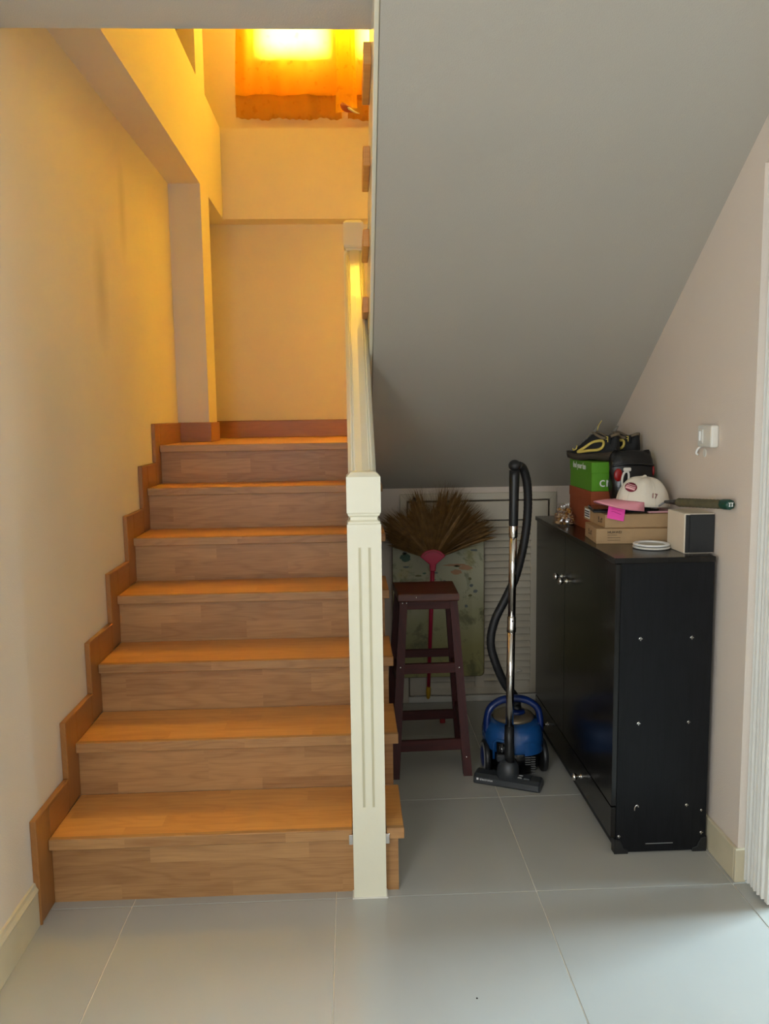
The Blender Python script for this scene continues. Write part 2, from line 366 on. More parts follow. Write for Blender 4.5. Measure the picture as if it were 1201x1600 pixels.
struct(M().box(XL, -.755, 2.32, 5.08, ZB, ZU).build('trim_1', WALL), 'boxed beam running along the left wall')
struct(M().box(XL, XR, 5.08, YW, ZB, ZU).build('trim_2', WALL), 'beam across the far wall under the window')
struct(M().box(XL, -.755, 4.33, 4.58, 1.30, ZB).build('trim_3', WALL), 'square column projecting from the left wall')
struct(M().box(XL, -.755, 4.33, 4.58, ZU, ZT).build('trim_4', WALL), 'column continuing above the beam')
# rear wall with opening for the added, unseen glass door; right room
struct(M().box(XL-.1, -.85, YF-.1, YF, 0, ZB).box(1.05, XO+.1, YF-.1, YF, 0, ZB).box(-.85, 1.05, YF-.1, YF, 2.25, ZB).build('wall_rear', WALLR))
struct(M().box(XO, XO+.1, YF, 2.12, 0, ZB).box(XO, XO+.1, 2.85, 3.6, 0, ZB).box(XO, XO+.1, 2.12, 2.85, 0, .8).box(XO, XO+.1, 2.12, 2.85, 2.1, ZB).build('wall_side_room', WALLR))
struct(M().box(XR+.1, XO+.1, 3.5, 3.6, 0, ZB).build('wall_side_room_back', WALLR))
def window(name, x0, x1, z0, z1, y, axis='y', n=2, mat=None):
    w = sroot(name)
    fr = M(); t = .035
    def bx(a0, a1, c0, c1, d=.02):
        if axis == 'y': fr.box(a0, a1, y-d, y+d, c0, c1)
        else: fr.box(y-d, y+d, a0, a1, c0, c1)
    bx(x0, x1, z0, z0+t); bx(x0, x1, z1-t, z1); bx(x0, x0+t, z0+t, z1-t); bx(x1-t, x1, z0+t, z1-t)
    for i in range(1, n): c = x0+(x1-x0)*i/n; bx(c-t/2, c+t/2, z0+t, z1-t)
    fr.build('window_frame', mat or WHITEP, w)
    for i in range(n):
        a = x0+(x1-x0)*i/n+t*.6; b = x0+(x1-x0)*(i+1)/n-t*.6
        g = M()
        if axis == 'y': g.box(a, b, y-.002, y+.002, z0+t, z1-t)
        else: g.box(y-.002, y+.002, a, b, z0+t, z1-t)
        g.build('pane', GLASS, w)
    return w
window('window_1', WX[0][0], WX[0][1], WZ0, WZ1, YW+.08, n=1); window('window_2', WX[1][0], WX[1][1], WZ0, WZ1, YW+.08, n=1)
window('window_3', 2.12, 2.85, .8, 2.1, XO+.05, 'x', 2)  # assumed side-room window, out of view, for the side light
window('added_left_window', -.95, .25, .9, 2.1, XL-.08, 'x', 2)  # added unseen window, an opening for the left lamp
window('added_landing_window', 4.15, 4.95, 1.75, 2.5, XR+.07, 'x', 1)  # added landing window, out of view, lets in the invented light
window('added_rear_door', -.85, 1.05, 0, 2.25, YF-.05, 'y', 2)  # added rear glass door, unseen behind the camera, lets light in

# sloping underside of the upper flight (soffit + side), stepped on top
K0, PIT, RIS, Y1 = 1.302, .257, .186, 3.84
sl = [(3.855, 1.075), (3.855, 1.13)]
def soff(y): return 1.10+.71*(3.825-y)
up_poly = [(YB, soff(YB))]
yy = 1.50; up_poly += [(yy, soff(yy)), (yy, ZU-.03)]
for k in range(9, 0, -1):
    yk = Y1-PIT*(k-1)
    up_poly += [(yk-PIT if yk-PIT > 1.5 else 1.5, K0+RIS*k-.022), (yk, K0+RIS*k-.022)]
up_poly += [(Y1, K0-.02), (YB, K0-.02)]
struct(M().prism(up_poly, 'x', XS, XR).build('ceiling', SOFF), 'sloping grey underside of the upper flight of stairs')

# ---------------------------------------------------------------- staircase
st = thing('staircase', 'beech laminate staircase of seven steps rising to a landing beside the white railing', 'staircase', (-.4, 2.25, 0))
N0, PT = 2.25, .2645
zk = [.207, .3895, .568, .7545, .937, 1.121, K0]
XRb = .104
poly = [(N0+.03, 0)]
for k in range(7):
    yk = N0+PT*k+.03
    poly += [(yk, zk[k]-.02), (yk+PT if k < 6 else YB+.0, zk[k]-.02)]
poly += [(YB, 0)]
M().prism(poly, 'x', XL, XRb-.006).build('stair_body', WALLR, st, label='plain painted side wall under the lower steps')
SK = XL+.014
for k in range(7):
    yn = N0+PT*k
    z0 = 0 if k == 0 else zk[k-1]
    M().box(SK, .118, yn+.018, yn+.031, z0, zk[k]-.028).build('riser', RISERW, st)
    ye = yn+PT+.018 if k < 6 else 4.30
    t = M()
    if k == 0:   # notched round the newel post
        t.box(SK, -.019, yn, ye, zk[k]-.028, zk[k], .002).box(.082, .134, yn, ye, zk[k]-.028, zk[k], .002).box(-.0192, .0822, 2.325, ye, zk[k]-.028, zk[k])
    else: t.box(SK, .134 if k < 6 else .12, yn, ye, zk[k]-.028, zk[k], .002)
    t.build('tread' if k < 6 else 'landing_board', TREADW, st)
    ns = M()
    if k == 0: ns.box(SK, -.019, yn-.006, yn+.014, zk[k]-.032, zk[k]+.0012, .002).box(.082, .135, yn-.006, yn+.014, zk[k]-.032, zk[k]+.0012, .002)
    else: ns.box(SK, .135 if k < 6 else -.02, yn-.006, yn+.014, zk[k]-.032, zk[k]+.0012, .002)
    ns.build('nosing', RISERW, st)
M().box(SK, XR, 4.30, YW-.012, K0-.028, K0, .001).box(.12, XR, Y1-.01, 4.30, K0-.028, K0).build('landing_board', TREADW, st)
M().box(XL, XR, YB, YW, 1.13, K0-.029).build('landing_slab', CEIL, st)
# stepped skirting on the left wall
for k in range(7):
    ya = N0+PT*k-.088; yb = N0+PT*(k+1)-.088 if k < 6 else 4.33; zt = zk[k]+.100; zlow = 0 if k == 0 else zk[k-1]+.100
    yn = N0+PT*k
    def hp(a, b, c, d): return [(a, c), (b, c), (b, d), (a, d)]
    # upright board in front of the riser, then board along the tread
    v = M().prism(hp(ya, yn+.02, zk[k-1] if k else 0, zt), 'x', XL, SK-.0005, .0012)
    v.build('skirting', SKIRTZ, st)
    M().box(XL, SK-.0005, yn+.0201, yb+.0 if k == 6 else yb-.0001, zk[k]-.03, zt, .002).build('skirting', SKIRTW, st)
    # moulded top bead
    M().box(XL, SK+.004, ya-.001, yb+.002 if k < 6 else yb, zt-.004, zt+.004, .002).box(XL, SK+.004, ya-.004, ya+.004, zlow+(.004 if k else 0), zt+.004, .002).build('bead', SKIRTW, st)
zt = K0+.105
M().box(XL, -.755+.012, 4.316, 4.33, K0, zt, .002).build('skirting', SKIRTX, st)
M().box(-.755, -.743, 4.33, 4.594, K0, zt, .002).build('skirting', SKIRTW, st)
M().box(XL, XR, YW-.014, YW, K0, zt, .002).box(XL, XR, YW-.018, YW-.010, zt-.003, zt+.004, .002).build('skirting', SKIRTX, st)
# upper flight: treads and risers seen edge-on from below
for k in range(1, 10):
    yk = Y1-PIT*(k-1); z = K0+RIS*k
    M().box(.090, XR-.001, max(yk-PIT-.01, 1.52), yk+.022, z-.022, z+.008, .002).box(.052, .0735, max(yk-PIT-.01, 1.48), yk+.022, z-.050, z+.008, .002).build('tread', TREADW, st)
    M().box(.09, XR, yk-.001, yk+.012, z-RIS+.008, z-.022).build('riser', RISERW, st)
sb = [(3.84, 1.12), (1.6, soff(1.6)+.05), (1.6, K0+RIS+(Y1-1.6)*.7237+.12), (3.84, K0+RIS+.12), (3.84, K0)]
M().prism([(3.84, soff(3.84)+.03), (1.9, soff(1.9)+.03), (1.9, K0+RIS+(Y1-1.9)*.7237+.06), (3.84, K0+RIS-.02)], 'x', .074, XS-.0008, .002).build('stringer', CREAM, st, label='cream stringer board of the upper flight')
# ---------------------------------------------------------------- railing
rl = thing('stair_railing', 'cream painted stair railing with two square fluted newel posts and a moulded handrail', 'railing', (.03, 2.28, 0))
def newel(xc, yc, z0, z1, w, flutes):
    h = w/2; m = M()
    zt = z1; zn = z1-.113
    def sq(hw, z): return [(xc-hw, yc-hw, z), (xc+hw, yc-hw, z), (xc+hw, yc+hw, z), (xc-hw, yc+hw, z)]
    prof = [(h, z0), (h, zn-.034), (h-.003, zn-.031), (h-.003, zn-.027), (h-.010, zn-.022), (h-.010, zn-.014), (h-.003, zn-.008), (h-.003, zn-.005), (h, zn), (h, zt-.013), (h-.013, zt)]
    secs = [sq(a, b) for a, b in prof]
    m.loft(secs); o = m.build('newel_post', CREAM, rl, smooth=False)
    for f in o.data.polygons: f.use_smooth = False
    return o
n1 = newel(.031, 2.277, 0, 1.268, .096, True)
n2 = newel(.027, 3.86, K0, 2.325, .093, False)
# incised flutes: raised fillets either side of each groove, as slim mouldings
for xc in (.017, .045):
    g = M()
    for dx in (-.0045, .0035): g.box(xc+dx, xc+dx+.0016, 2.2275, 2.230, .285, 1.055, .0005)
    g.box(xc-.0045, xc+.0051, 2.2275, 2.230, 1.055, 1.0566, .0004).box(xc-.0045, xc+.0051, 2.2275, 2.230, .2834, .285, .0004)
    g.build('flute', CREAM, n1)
    gg = M().box(xc-.003, xc+.0035, 2.2284, 2.2292, .285, 1.055); gg.build('groove', plain('groove_shade_paint', (196, 190, 160), .5) if xc < .03 else bpy.data.materials['groove_shade_paint'], n1)  # shade in the grooves put into the paint as a darker cream
M().box(-.022, .084, 2.224, 2.33, 0, .004, .001).build('base_bead', WHITEP, n1, label='white sealant at the foot of the post')
for x in (-.0235, .0845):
    M().box(x-.006, x+.006, 2.236, 2.242, .165, .196, .001).build('bracket', CHROME, rl, label='small metal corner bracket')
# handrail: moulded profile swept along the slope
pa, pb = Vector((.031, 2.32, 1.15)), Vector((.029, 3.815, 2.165))
prof = [(-.043, -.055), (-.043, -.040), (-.036, -.036), (-.036, -.022), (-.043, -.016), (-.043, .004), (-.036, .014), (-.020, .022), (0, .025), (.020, .022), (.036, .014), (.043, .004), (.043, -.016), (.036, -.022), (.036, -.036), (.043, -.040), (.043, -.055)]
pr = M(); secs = []
for p in (pa, pa.lerp(pb, .5), pb): secs.append([(p.x+a, p.y, p.z+b) for a, b in prof])
hr = pr.loft(secs).build('handrail', CREAM, rl)
for f in hr.data.polygons: f.use_smooth = False
for dx in (-.030, -.022, .022, .030):
    M().tube([(pa.x+dx, pa.y, pa.z+.019), (pb.x+dx, pb.y, pb.z+.019)], .0028, 6).build('bead', CREAM, hr)
for i in range(11):
    y = 2.43+i*.1322; t = (y-pa.y)/(pb.y-pa.y); zt = pa.z+(pb.z-pa.z)*t-.04
    k = min(6, max(0, int((y-.03-N0)/PT))); zb = zk[k]
    M().box(-.004, .030, y-.017, y+.017, zb, zb+.16, .002).box(-.002, .028, y-.015, y+.015, zb+.16, zt-.14).box(-.004, .030, y-.017, y+.017, zt-.14, zt+.012, .002).build('baluster', CREAM, rl)

# baseboards
bl = M().box(XL, XL+.012, YF, 2.158, 0, .10, .001).prism([(XL, .10), (XL+.012, .10), (XL+.014, .108), (XL+.008, .118), (XL+.006, .128), (XL, .130)], 'y', YF, 2.158)
struct(bl.build('baseboard_left', TRIMC))
struct(M().box(XR-.012, XR, 2.25, 3.86, 0, .105, .0015).box(XR-.012, XR+.022, 2.238, 2.25, 0, .105, .0015).build('baseboard_right', TRIMC))
struct(M().prism([(XRb-.006, 0), (XRb+.012, 0), (XRb+.008, .12), (XRb-.006, .135)], 'y', 2.30, 3.80, 0).build('baseboard_stair', WHITEP), 'thin white skirting under the side of the lower steps')
# ---------------------------------------------------------------- louvred under-stair door
dr = sroot('door_1', 'low off-white louvred cupboard door under the stairs')
y0 = YB
c = M().prism([(.228, 1.048), (.994, 1.048), (.962, 1.014), (.262, 1.014)], 'y', y0-.014, y0+.02, .002).prism([(.228, 0), (.262, 0), (.262, 1.014), (.228, 1.048)], 'y', y0-.014, y0+.02, .002).prism([(.962, 0), (.994, 0), (.994, 1.048), (.962, 1.014)], 'y', y0-.014, y0+.02, .002)
c.build('door_casing', DOORW, dr)
M().box(.268, .352, y0-.004, y0+.03, .034, 1.006, .002).box(.872, .956, y0-.004, y0+.03, .034, 1.006, .002).build('stile', DOORW, dr)
M().box(.352, .872, y0-.004, y0+.03, .914, 1.006, .002).box(.352, .872, y0-.004, y0+.03, .034, .070, .002).box(.595, .64, y0-.004, y0+.03, .070, .914).build('rail', DOORW, dr)
M().box(.262, .962, y0-.012, y0+.03, .0, .03, .002).build('threshold', WHITEP, dr)
M().box(.30, .93, y0+.034, y0+.04, .05, .95).build('backing', BLACKP, dr)
pitch = (.914-.070)/25
for half in ((.352, .595), (.640, .872)):
    sm = M().prism([(-.008, 0), (-.002, -.003), (.020, pitch*.72), (.018, pitch*.80), (.013, pitch*.80)], 'x', half[0], half[1]).mesh('slat'); sm.materials.append(LOUV)
    for i in range(25): inst(sm, 'slat', dr, (0, y0+.004, .070+pitch*i-.001))
M().tube([(.80, y0-.006, .012+.13), (.815, y0-.010, .155), (.83, y0-.012, .15)], [.003, .007, .002], 8).build('scrap', WHITEP, dr, label='torn scrap of white tape')
# ---------------------------------------------------------------- folding door at right
fd = sroot('door_2', 'white ribbed folding door pushed back into its opening')
pm = M().box(0, .058, 0, .007, 0, 2.0, .002).box(-.003, .004, .001, .006, 0, 2.0, .0015).mesh('pleat'); pm.materials.append(PVC)
for i in range(11): inst(pm, 'pleat', fd, (1.166+(.004 if i % 2 else 0)+.0015*math.sin(i*2.1), 2.238-.0098*(i+1), .012))
M().box(1.172, 1.232, 2.112, 2.130, .006, 2.01, .002).build('lead_post', PVC, fd)
M().box(1.160, 1.24, .7, 2.25, 2.01, 2.10).build('track', PVC, fd)
# ---------------------------------------------------------------- curtains
def curtain(name, label, x0, x1, ph, zb, y, amp, nf, bulge=None):
    root = thing(name, label, 'curtain', ((x0+x1)/2, y, zb), group=None)
    def sheet(za, zc, mat, nm, dy, ragged, parent, zs=24):
        NX = 90; bm = bmesh.new(); V = []
        for j in range(zs+1):
            row = []
            for i in range(NX+1):
                u = i/NX; x = x0+(x1-x0)*u; edge = .009*math.sin(u*nf*6.283+ph)+.004*math.sin(u*31+ph*3)
                lo = za+(edge+.003*math.sin(u*97) if ragged else .010*math.sin(u*nf*6.283+ph+.5)); hi = zc
                z = lo+(hi-lo)*(j/zs)**1.0
                w = amp*math.sin(u*nf*6.283+ph+.25*math.sin(z*3))+amp*.35*math.sin(u*nf*2.3*6.283+ph*2+z)
                row.append(bm.verts.new((x+.010*math.sin(z*5+ph)*(1-u), y+dy+w, z)))
            V.append(row)
        for j in range(zs):
            for i in range(NX): f = bm.faces.new((V[j][i], V[j][i+1], V[j+1][i+1], V[j+1][i])); f.smooth = True
        m = M(); m._add(bm); o = m.build(nm, mat, parent)
        sd = o.modifiers.new('th', 'SOLIDIFY'); sd.thickness = .0008; return o
    sheet(zb+.115, 4.98, CURT, 'curtain_panel', 0, False, root, 40)
    sheet(zb, zb+.14, HEMC, 'hem', -.004, True, root, 4)
    return root
curtain('curtain', 'wide orange curtain panel with a darker scalloped hem, left of the two above the ledge', -.655, -.02, .6, 3.235, 5.155, .013, 2.6)
c2 = curtain('curtain', 'right orange curtain, bunched in a narrow fold beside the bannister', .02, .80, 2.2, 3.235, 5.16, .013, 3.0)
# bunched edge of the right curtain
secs = []
for j in range(30):
    t = j/29; z = 3.26+t*1.72; w = .058-.008*math.sin(t*6); sec = []
    for k in range(20):
        a = 2*math.pi*k/20; rr = 1+.22*math.sin(a*5+1)
        sec.append((.005+math.cos(a)*w*rr, 5.075+math.sin(a)*.020*rr, z+(.012*math.cos(a) if j == 0 else 0)))
    secs.append(sec)
M().loft(secs, cap=False).build('fold', CURT, c2, label='gathered fold hanging straight down')
kn = M().tube(bez([(-.02, 5.05, 3.285), (.0, 5.04, 3.262), (.025, 5.04, 3.25), (.05, 5.05, 3.24)], 5), [.012, .014, .017, .019, .02, .021, .021, .02, .02, .019, .017, .015, .012, .009, .005, .003], 10).build('tie', CLIPB, c2, label='dark red ribbon end at the foot of the fold')
M().tube(bez([(.015, 5.022, 3.255), (.035, 5.02, 3.243), (.06, 5.03, 3.232), (.085, 5.04, 3.228)], 4), [.004, .006, .007, .007, .007, .007, .006, .006, .005, .005, .004, .003, .002], 8).build('ribbon', WHITEP, kn)
c3 = thing('curtain', 'added orange curtain over the added landing side window, unseen behind the upper flight', 'curtain', (1.11, 4.55, 1.66))  # curtain added to tint the invented landing light orange
bm = bmesh.new(); V = []
for j in range(13):
    V.append([bm.verts.new((1.105+.014*math.sin(i*.55+j*.05), 4.06+.98*i/60, 1.66+.94*j/12)) for i in range(61)])
for j in range(12):
    for i in range(60): bm.faces.new((V[j][i], V[j][i+1], V[j+1][i+1], V[j+1][i])).smooth = True
o = M()._add(bm).build('curtain_panel', CURT, c3); o.modifiers.new('th', 'SOLIDIFY').thickness = .0008
rod = tag(M().tube([(-.78, 5.155, 4.99), (.95, 5.16, 4.99)], .012, 12).build('curtain_rod', CHROME), 'metal curtain rod above the stairwell window', 'curtain rod')
# ---------------------------------------------------------------- light switch & hook
sw = thing('light_switch', 'small off-white surface-mounted light switch on the right wall above the cabinet', 'switch', (XR, 2.525, 1.345))
M().box(XR-.026, XR, 2.468, 2.570, 1.310, 1.381, .007, seg=3).build('housing', WHITEP, sw)
M().box(XR-.0285, XR-.025, 2.525, 2.556, 1.322, 1.368, .0015).build('face_plate', WHITEP, sw)
M().box(XR-.034, XR-.028, 2.536, 2.544, 1.330, 1.362, .002).build('rocker', WHITE, sw)
hk = thing('adhesive_hook', 'tiny clear adhesive hook on the wall just below the light switch', 'hook', (XR, 2.59, 1.285))
M().prism([(2.565+.012*math.cos(a*.3927), 1.290+.014*math.sin(a*.3927)) for a in range(16)], 'x', XR-.003, XR, .001).build('pad', WHITEP, hk)
M().tube(bez([(XR-.003, 2.594, 1.310), (XR-.012, 2.597, 1.300), (XR-.014, 2.600, 1.288), (XR-.008, 2.601, 1.283)], 4), .0035, 8).build('prong', WHITE, hk)

# ---------------------------------------------------------------- shoe cabinet
CX0, CX1, CY0, CY1, CZ = .815, 1.128, 2.42, 3.49, .975
cb = thing('shoe_cabinet', 'tall black wood-grain shoe cabinet with chrome knobs, against the right wall', 'cabinet', (.97, 2.95, 0))
M().box(CX0+.017, CX1, CY0, CY0+.016, .004, CZ-.018, .001).build('side_panel', DARKW, cb)
M().box(CX0+.017, CX1, CY1-.016, CY1, .004, CZ-.018, .001).build('side_panel', DARKW, cb)
M().box(CX1-.006, CX1, CY0+.016, CY1-.016, .004, CZ-.018).build('back_panel', DARKW, cb)
M().box(CX0+.017, CX1-.006, CY0+.016, CY1-.016, .015, .03).box(CX0+.018, CX1-.006, CY0+.016, CY1-.016, .155, .165).build('shelf', DARKW, cb)
M().box(CX0-.006, CX1+.001, CY0-.005, CY1+.006, CZ-.018, CZ, .0015).build('cabinet_top', DARKF, cb)
M().box(CX0+.022, CX0+.034, CY0+.016, CY1-.016, .004, .05).build('plinth', DARKF, cb)
ym = 3.012
def knob(parent, y, z):
    F = frame((CX0, y, z), (0, 1, 0), (0, 0, 1))
    F = F @ Matrix.Rotation(math.pi, 4, 'X') if (F.to_3x3() @ Vector((0, 0, 1))).x > 0 else F
    M().lathe([(0, -.001), (.010, 0), (.010, .003), (.0045, .006), (.0045, .014), (.009, .018), (.0135, .024), (.014, .029), (.010, .035), (0, .037)], 16, F).build('knob', CHROME, parent)
d1 = M().box(CX0, CX0+.016, CY0+.001, ym-.0015, .163, CZ-.020, .001).build('door', DARKF, cb)
d2 = M().box(CX0, CX0+.016, ym+.0015, CY1-.001, .163, CZ-.020, .001).build('door', DARKF, cb)
d3 = M().box(CX0, CX0+.016, CY0+.001, CY1-.001, .055, .158, .001).build('drawer', DARKF, cb)
knob(d1, ym-.032, .787); knob(d2, ym+.038, .792); knob(d3, 2.755, .108); knob(d3, 3.255, .108)
for (x, z, r) in [(.897, .716, .0055), (1.061, .716, .0052), (.897, .439, .005), (1.059, .439, .0045), (1.061, .16, .0045), (1.110, .141, .0035), (.841, .060, .0045), (.846, .033, .0035), (1.112, .064, .0045), (1.110, .034, .0035)]:
    s = M(); 
    s.lathe([(0, -.001), (r, 0), (r*.8, .0018), (0, .002)], 8, frame((x, CY0, z), (1, 0, 0), (0, 0, 1)) )
    s.box(x-r*.25, x+r*.25, CY0-.003, CY0, z-r*1.2, z+r*1.2).box(x-r*1.2, x+r*1.2, CY0-.003, CY0, z-r*.25, z+r*.25).build('screw', CHROME, cb)
M().tube(bez([(.890, CY0-.004, .148), (.890, CY0-.006, .160), (.897, CY0-.007, .168), (.902, CY0-.006, .160)], 5), .0022, 8).build('hook', CHROME, cb)
for xa, sg in ((CX0+.012, 1), (CX1+.002, -1)):
    M().prism([(xa, 0), (xa+sg*.045, 0), (xa+sg*.045, .012), (xa+sg*.030, .018), (xa+sg*.026, .030), (xa+sg*.018, .045), (xa, .05)], 'y', CY0-.004, CY0+.03, .001).build('foot', BLACKP, cb)
    M().prism([(xa, 0), (xa+sg*.045, 0), (xa+sg*.045, .012), (xa+sg*.018, .045), (xa, .05)], 'y', CY1-.03, CY1+.004, .001).build('foot', BLACKP, cb)
M().box(.93, 1.02, CY0-.0008, CY0, .030, .0325).build('scratch', SILVER, cb, label='pale scratch line near the bottom edge')

# ---------------------------------------------------------------- bar stool
so = thing('bar_stool', 'tall worn dark maroon wooden stool with a square brown seat', 'stool', (.29, 3.2, 0))
def seatpoly(dx): return [(.178-dx, 3.105-dx), (.412+dx, 3.105-dx), (.418+dx, 3.345+dx), (.166-dx, 3.345+dx)]
M().prism(seatpoly(.004), 'z', .690, .722, .006, seg=2).build('seat', STOOLS, so)
T = {'fl': ((.196, 3.135), (.148, 3.02)), 'fr': ((.396, 3.135), (.438, 3.032)), 'rr': ((.398, 3.325), (.452, 3.405)), 'rl': ((.186, 3.325), (.140, 3.395))}
def at(k, z, inset=0):
    (a, b), (c, d) = T[k]; t = 1-z/.690; return Vector((a+(c-a)*t, b+(d-b)*t, z))
for k in T:
    h = .017
    def q(z, hh): p = at(k, z); return [(p.x-hh, p.y-hh*.9, z), (p.x+hh, p.y-hh*.9, z), (p.x+hh, p.y+hh*.9, z), (p.x-hh, p.y+hh*.9, z)]
    o = M().loft([q(0, .017), q(.345, .0165), q(.692, .0155)]).build('leg', STOOLW, so)
    for f in o.data.polygons: f.use_smooth = False
def rung(a, b, z, hh, th, dy=0, dx=0, name='rung'):
    p, q = at(a, z), at(b, z); d = (q-p).normalized(); n = Vector((-d.y, d.x, 0))*th; off = Vector((dx, dy, 0))
    c = [p+off-n, q+off-n, q+off+n, p+off+n]
    M().prism([(v.x, v.y) for v in c], 'z', z-hh, z+hh, .0015).build(name, STOOLX, so)
rung('fl', 'fr', .422, .020, .0085); rung('rl', 'rr', .405, .017, .0085); rung('fl', 'fr', .122, .022, .0085); rung('rl', 'rr', .115, .020, .0085)
rung('fr', 'rr', .365, .019, .0085); rung('fl', 'rl', .365, .019, .0085); rung('fr', 'rr', .160, .019, .0085); rung('fl', 'rl', .160, .019, .0085)
for a, b in (('fl', 'fr'), ('rl', 'rr'), ('fl', 'rl'), ('fr', 'rr')): rung(a, b, .672, .018, .0085, name='apron')
for (k, z, dx) in (('fl', .432, .0), ('fr', .425, .0), ('fr', .075, 0), ('fl', .683, .012), ('fl', .683, -.004)):
    p = at(k, z); M().sphere((p.x+dx, p.y-.0165, z), (.0032, .0015, .0032), u=8, v=6).build('nail', CHROME, so)
M().sphere((.245, 3.098, .709), (.003, .0015, .003), u=8, v=6).build('nail', CHROME, so)

# ---------------------------------------------------------------- illustrated board leaning on the door
bd = thing('illustrated_board', 'faded watercolour-print board with rounded corners behind the stool', 'board', (.405, 3.83, .135))
def rrect(x0, x1, z0, z1, r, n=6):
    P = []
    for cx, cz, a0 in ((x1-r, z1-r, 0), (x0+r, z1-r, 90), (x0+r, z0+r, 180), (x1-r, z0+r, 270)):
        for i in range(n+1): a = R(a0+90*i/n); P.append((cx+r*math.cos(a), cz+r*math.sin(a)))
    return P
M().prism(rrect(.186, .637, .137, .905, .022), 'y', 3.8275, 3.846).build('backing', BOARDE, bd)
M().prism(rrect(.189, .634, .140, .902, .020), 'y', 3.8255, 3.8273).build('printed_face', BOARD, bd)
def blob(cx, cz, rx, rz, mat, nm='printed_mark', seed=1):
    rd = random.Random(seed); P = [(cx+rx*(1+.25*rd.uniform(-1, 1))*math.cos(a*.3142), cz+rz*(1+.25*rd.uniform(-1, 1))*math.sin(a*.3142)) for a in range(20)]
    M().prism(P, 'y', 3.8245, 3.8256).build(nm, mat, bd)
blob(.252, .742, .026, .018, SEAGREEN, seed=3)
blob(.49, .70, .05, .006, PEACH, seed=5); blob(.545, .685, .03, .012, PEACH, seed=6); blob(.50, .665, .03, .012, PEACH, seed=8)
for i in range(26):
    ra_ = random.Random(50+i); bx_, bz_ = ra_.uniform(.22, .60), ra_.choice([ra_.uniform(.60, .70), ra_.uniform(.48, .60), ra_.uniform(.74, .80)])
    blob(bx_, bz_, ra_.uniform(.006, .018), ra_.uniform(.003, .009), ra_.choice([SEAGREEN, GREYINK, GREYINK, OLIVE, OLIVE]), seed=60+i)
for i in range(9):
    a = i*.35; M().tube(bez([(.385+.007*i, 3.8262, .79-.002*i), (.402+.006*i, 3.8262, .765), (.392+.008*i, 3.8262, .735)], 4), .0009, 4).build('printed_line', GREYINK, bd)

# ---------------------------------------------------------------- grass broom standing upside down
bh = thing('grass_broom', 'Thai-style grass broom with crimson handle, bristles fanned upward', 'broom', (.355, 3.79, .04))
HX, HY, HZ = .367, 3.66, .768
tipb = Vector((.353, 3.79, .040)); nk = Vector((HX, HY, HZ-.045))
M().tube([tipb+(nk-tipb)*.085, nk], [.0085, .0105], 14).build('handle', PINKP, bh)
M().tube([tipb, tipb+(nk-tipb)*.012, tipb+(nk-tipb)*.05, tipb+(nk-tipb)*.1], [.003, .0095, .0115, .0095], 14).build('end_cap', YELLOWP, bh, label='yellow plastic end cap')
fanp = [(HX-.013, HZ-.062), (HX-.016, HZ-.03)] + [(HX-.062*math.sin(R(a))*1.0, HZ+.028*0+.048*math.cos(R(a))-.008) for a in range(72, -73, -12)] + [(HX+.016, HZ-.03), (HX+.013, HZ-.062)]
hd = M().prism(fanp, 'y', HY-.014, HY+.014, .004, seg=2).build('ferrule', PINKP, bh)
for i in range(13):
    a = R(-54+9*i); M().sphere((HX+.050*math.sin(a), HY-.0145, HZ-.010+.040*math.cos(a)), .0022, u=6, v=4).build('stitch', MAROON, hd)
prof_a = [(-70, 70), (-66, 84), (-60, 92), (-52, 100), (-46, 112), (-40, 106), (-34, 96), (-27, 90), (-21, 94), (-17, 114), (-9, 120), (-6, 96), (-1, 84), (4, 98), (8, 118), (17, 124), (28, 118), (38, 112), (50, 118), (58, 116), (66, 118), (70, 92)]
def L(a):
    for (a0, l0), (a1, l1) in zip(prof_a[:-1], prof_a[1:]):
        if a0 <= a <= a1: return (l0+(l1-l0)*(a-a0)/(a1-a0))/336
    return .25
bb = M(); rd = random.Random(4); tb = bmesh.new()
for i in range(2600):
    a = rd.uniform(-69, 69); l = L(a)*rd.uniform(.62, 1.02) if rd.random() < .55 else L(a)*rd.uniform(.9, 1.03)
    dep = rd.gauss(0, .012); droop = rd.gauss(0, 5)+(a*.10); r0 = rd.uniform(.0006, .0013)
    rings = []
    for j in range(6):
        t = j/5; ang = R(a+droop*t*t); s = .035+(l-.035)*t
        x = HX+math.sin(ang)*s; z = HZ-.012+math.cos(ang)*s; y = HY+dep*(.3+t*1.3)+.03*t*t
        y = min(y, 3.823); rr = r0*(1-.8*t)
        if x < .108: x = .108+rd.uniform(0, .01)
        rings.append([tb.verts.new((x+rr*math.cos(q), y+rr*math.sin(q), z)) for q in (0, 2.09, 4.19)])
    for p, q in zip(rings[:-1], rings[1:]):
        for k in range(3): tb.faces.new((p[k], p[(k+1) % 3], q[(k+1) % 3], q[k]))
bb._add(tb); o = bb.build('bristles', STRAW, bh); o['kind'] = 'stuff'
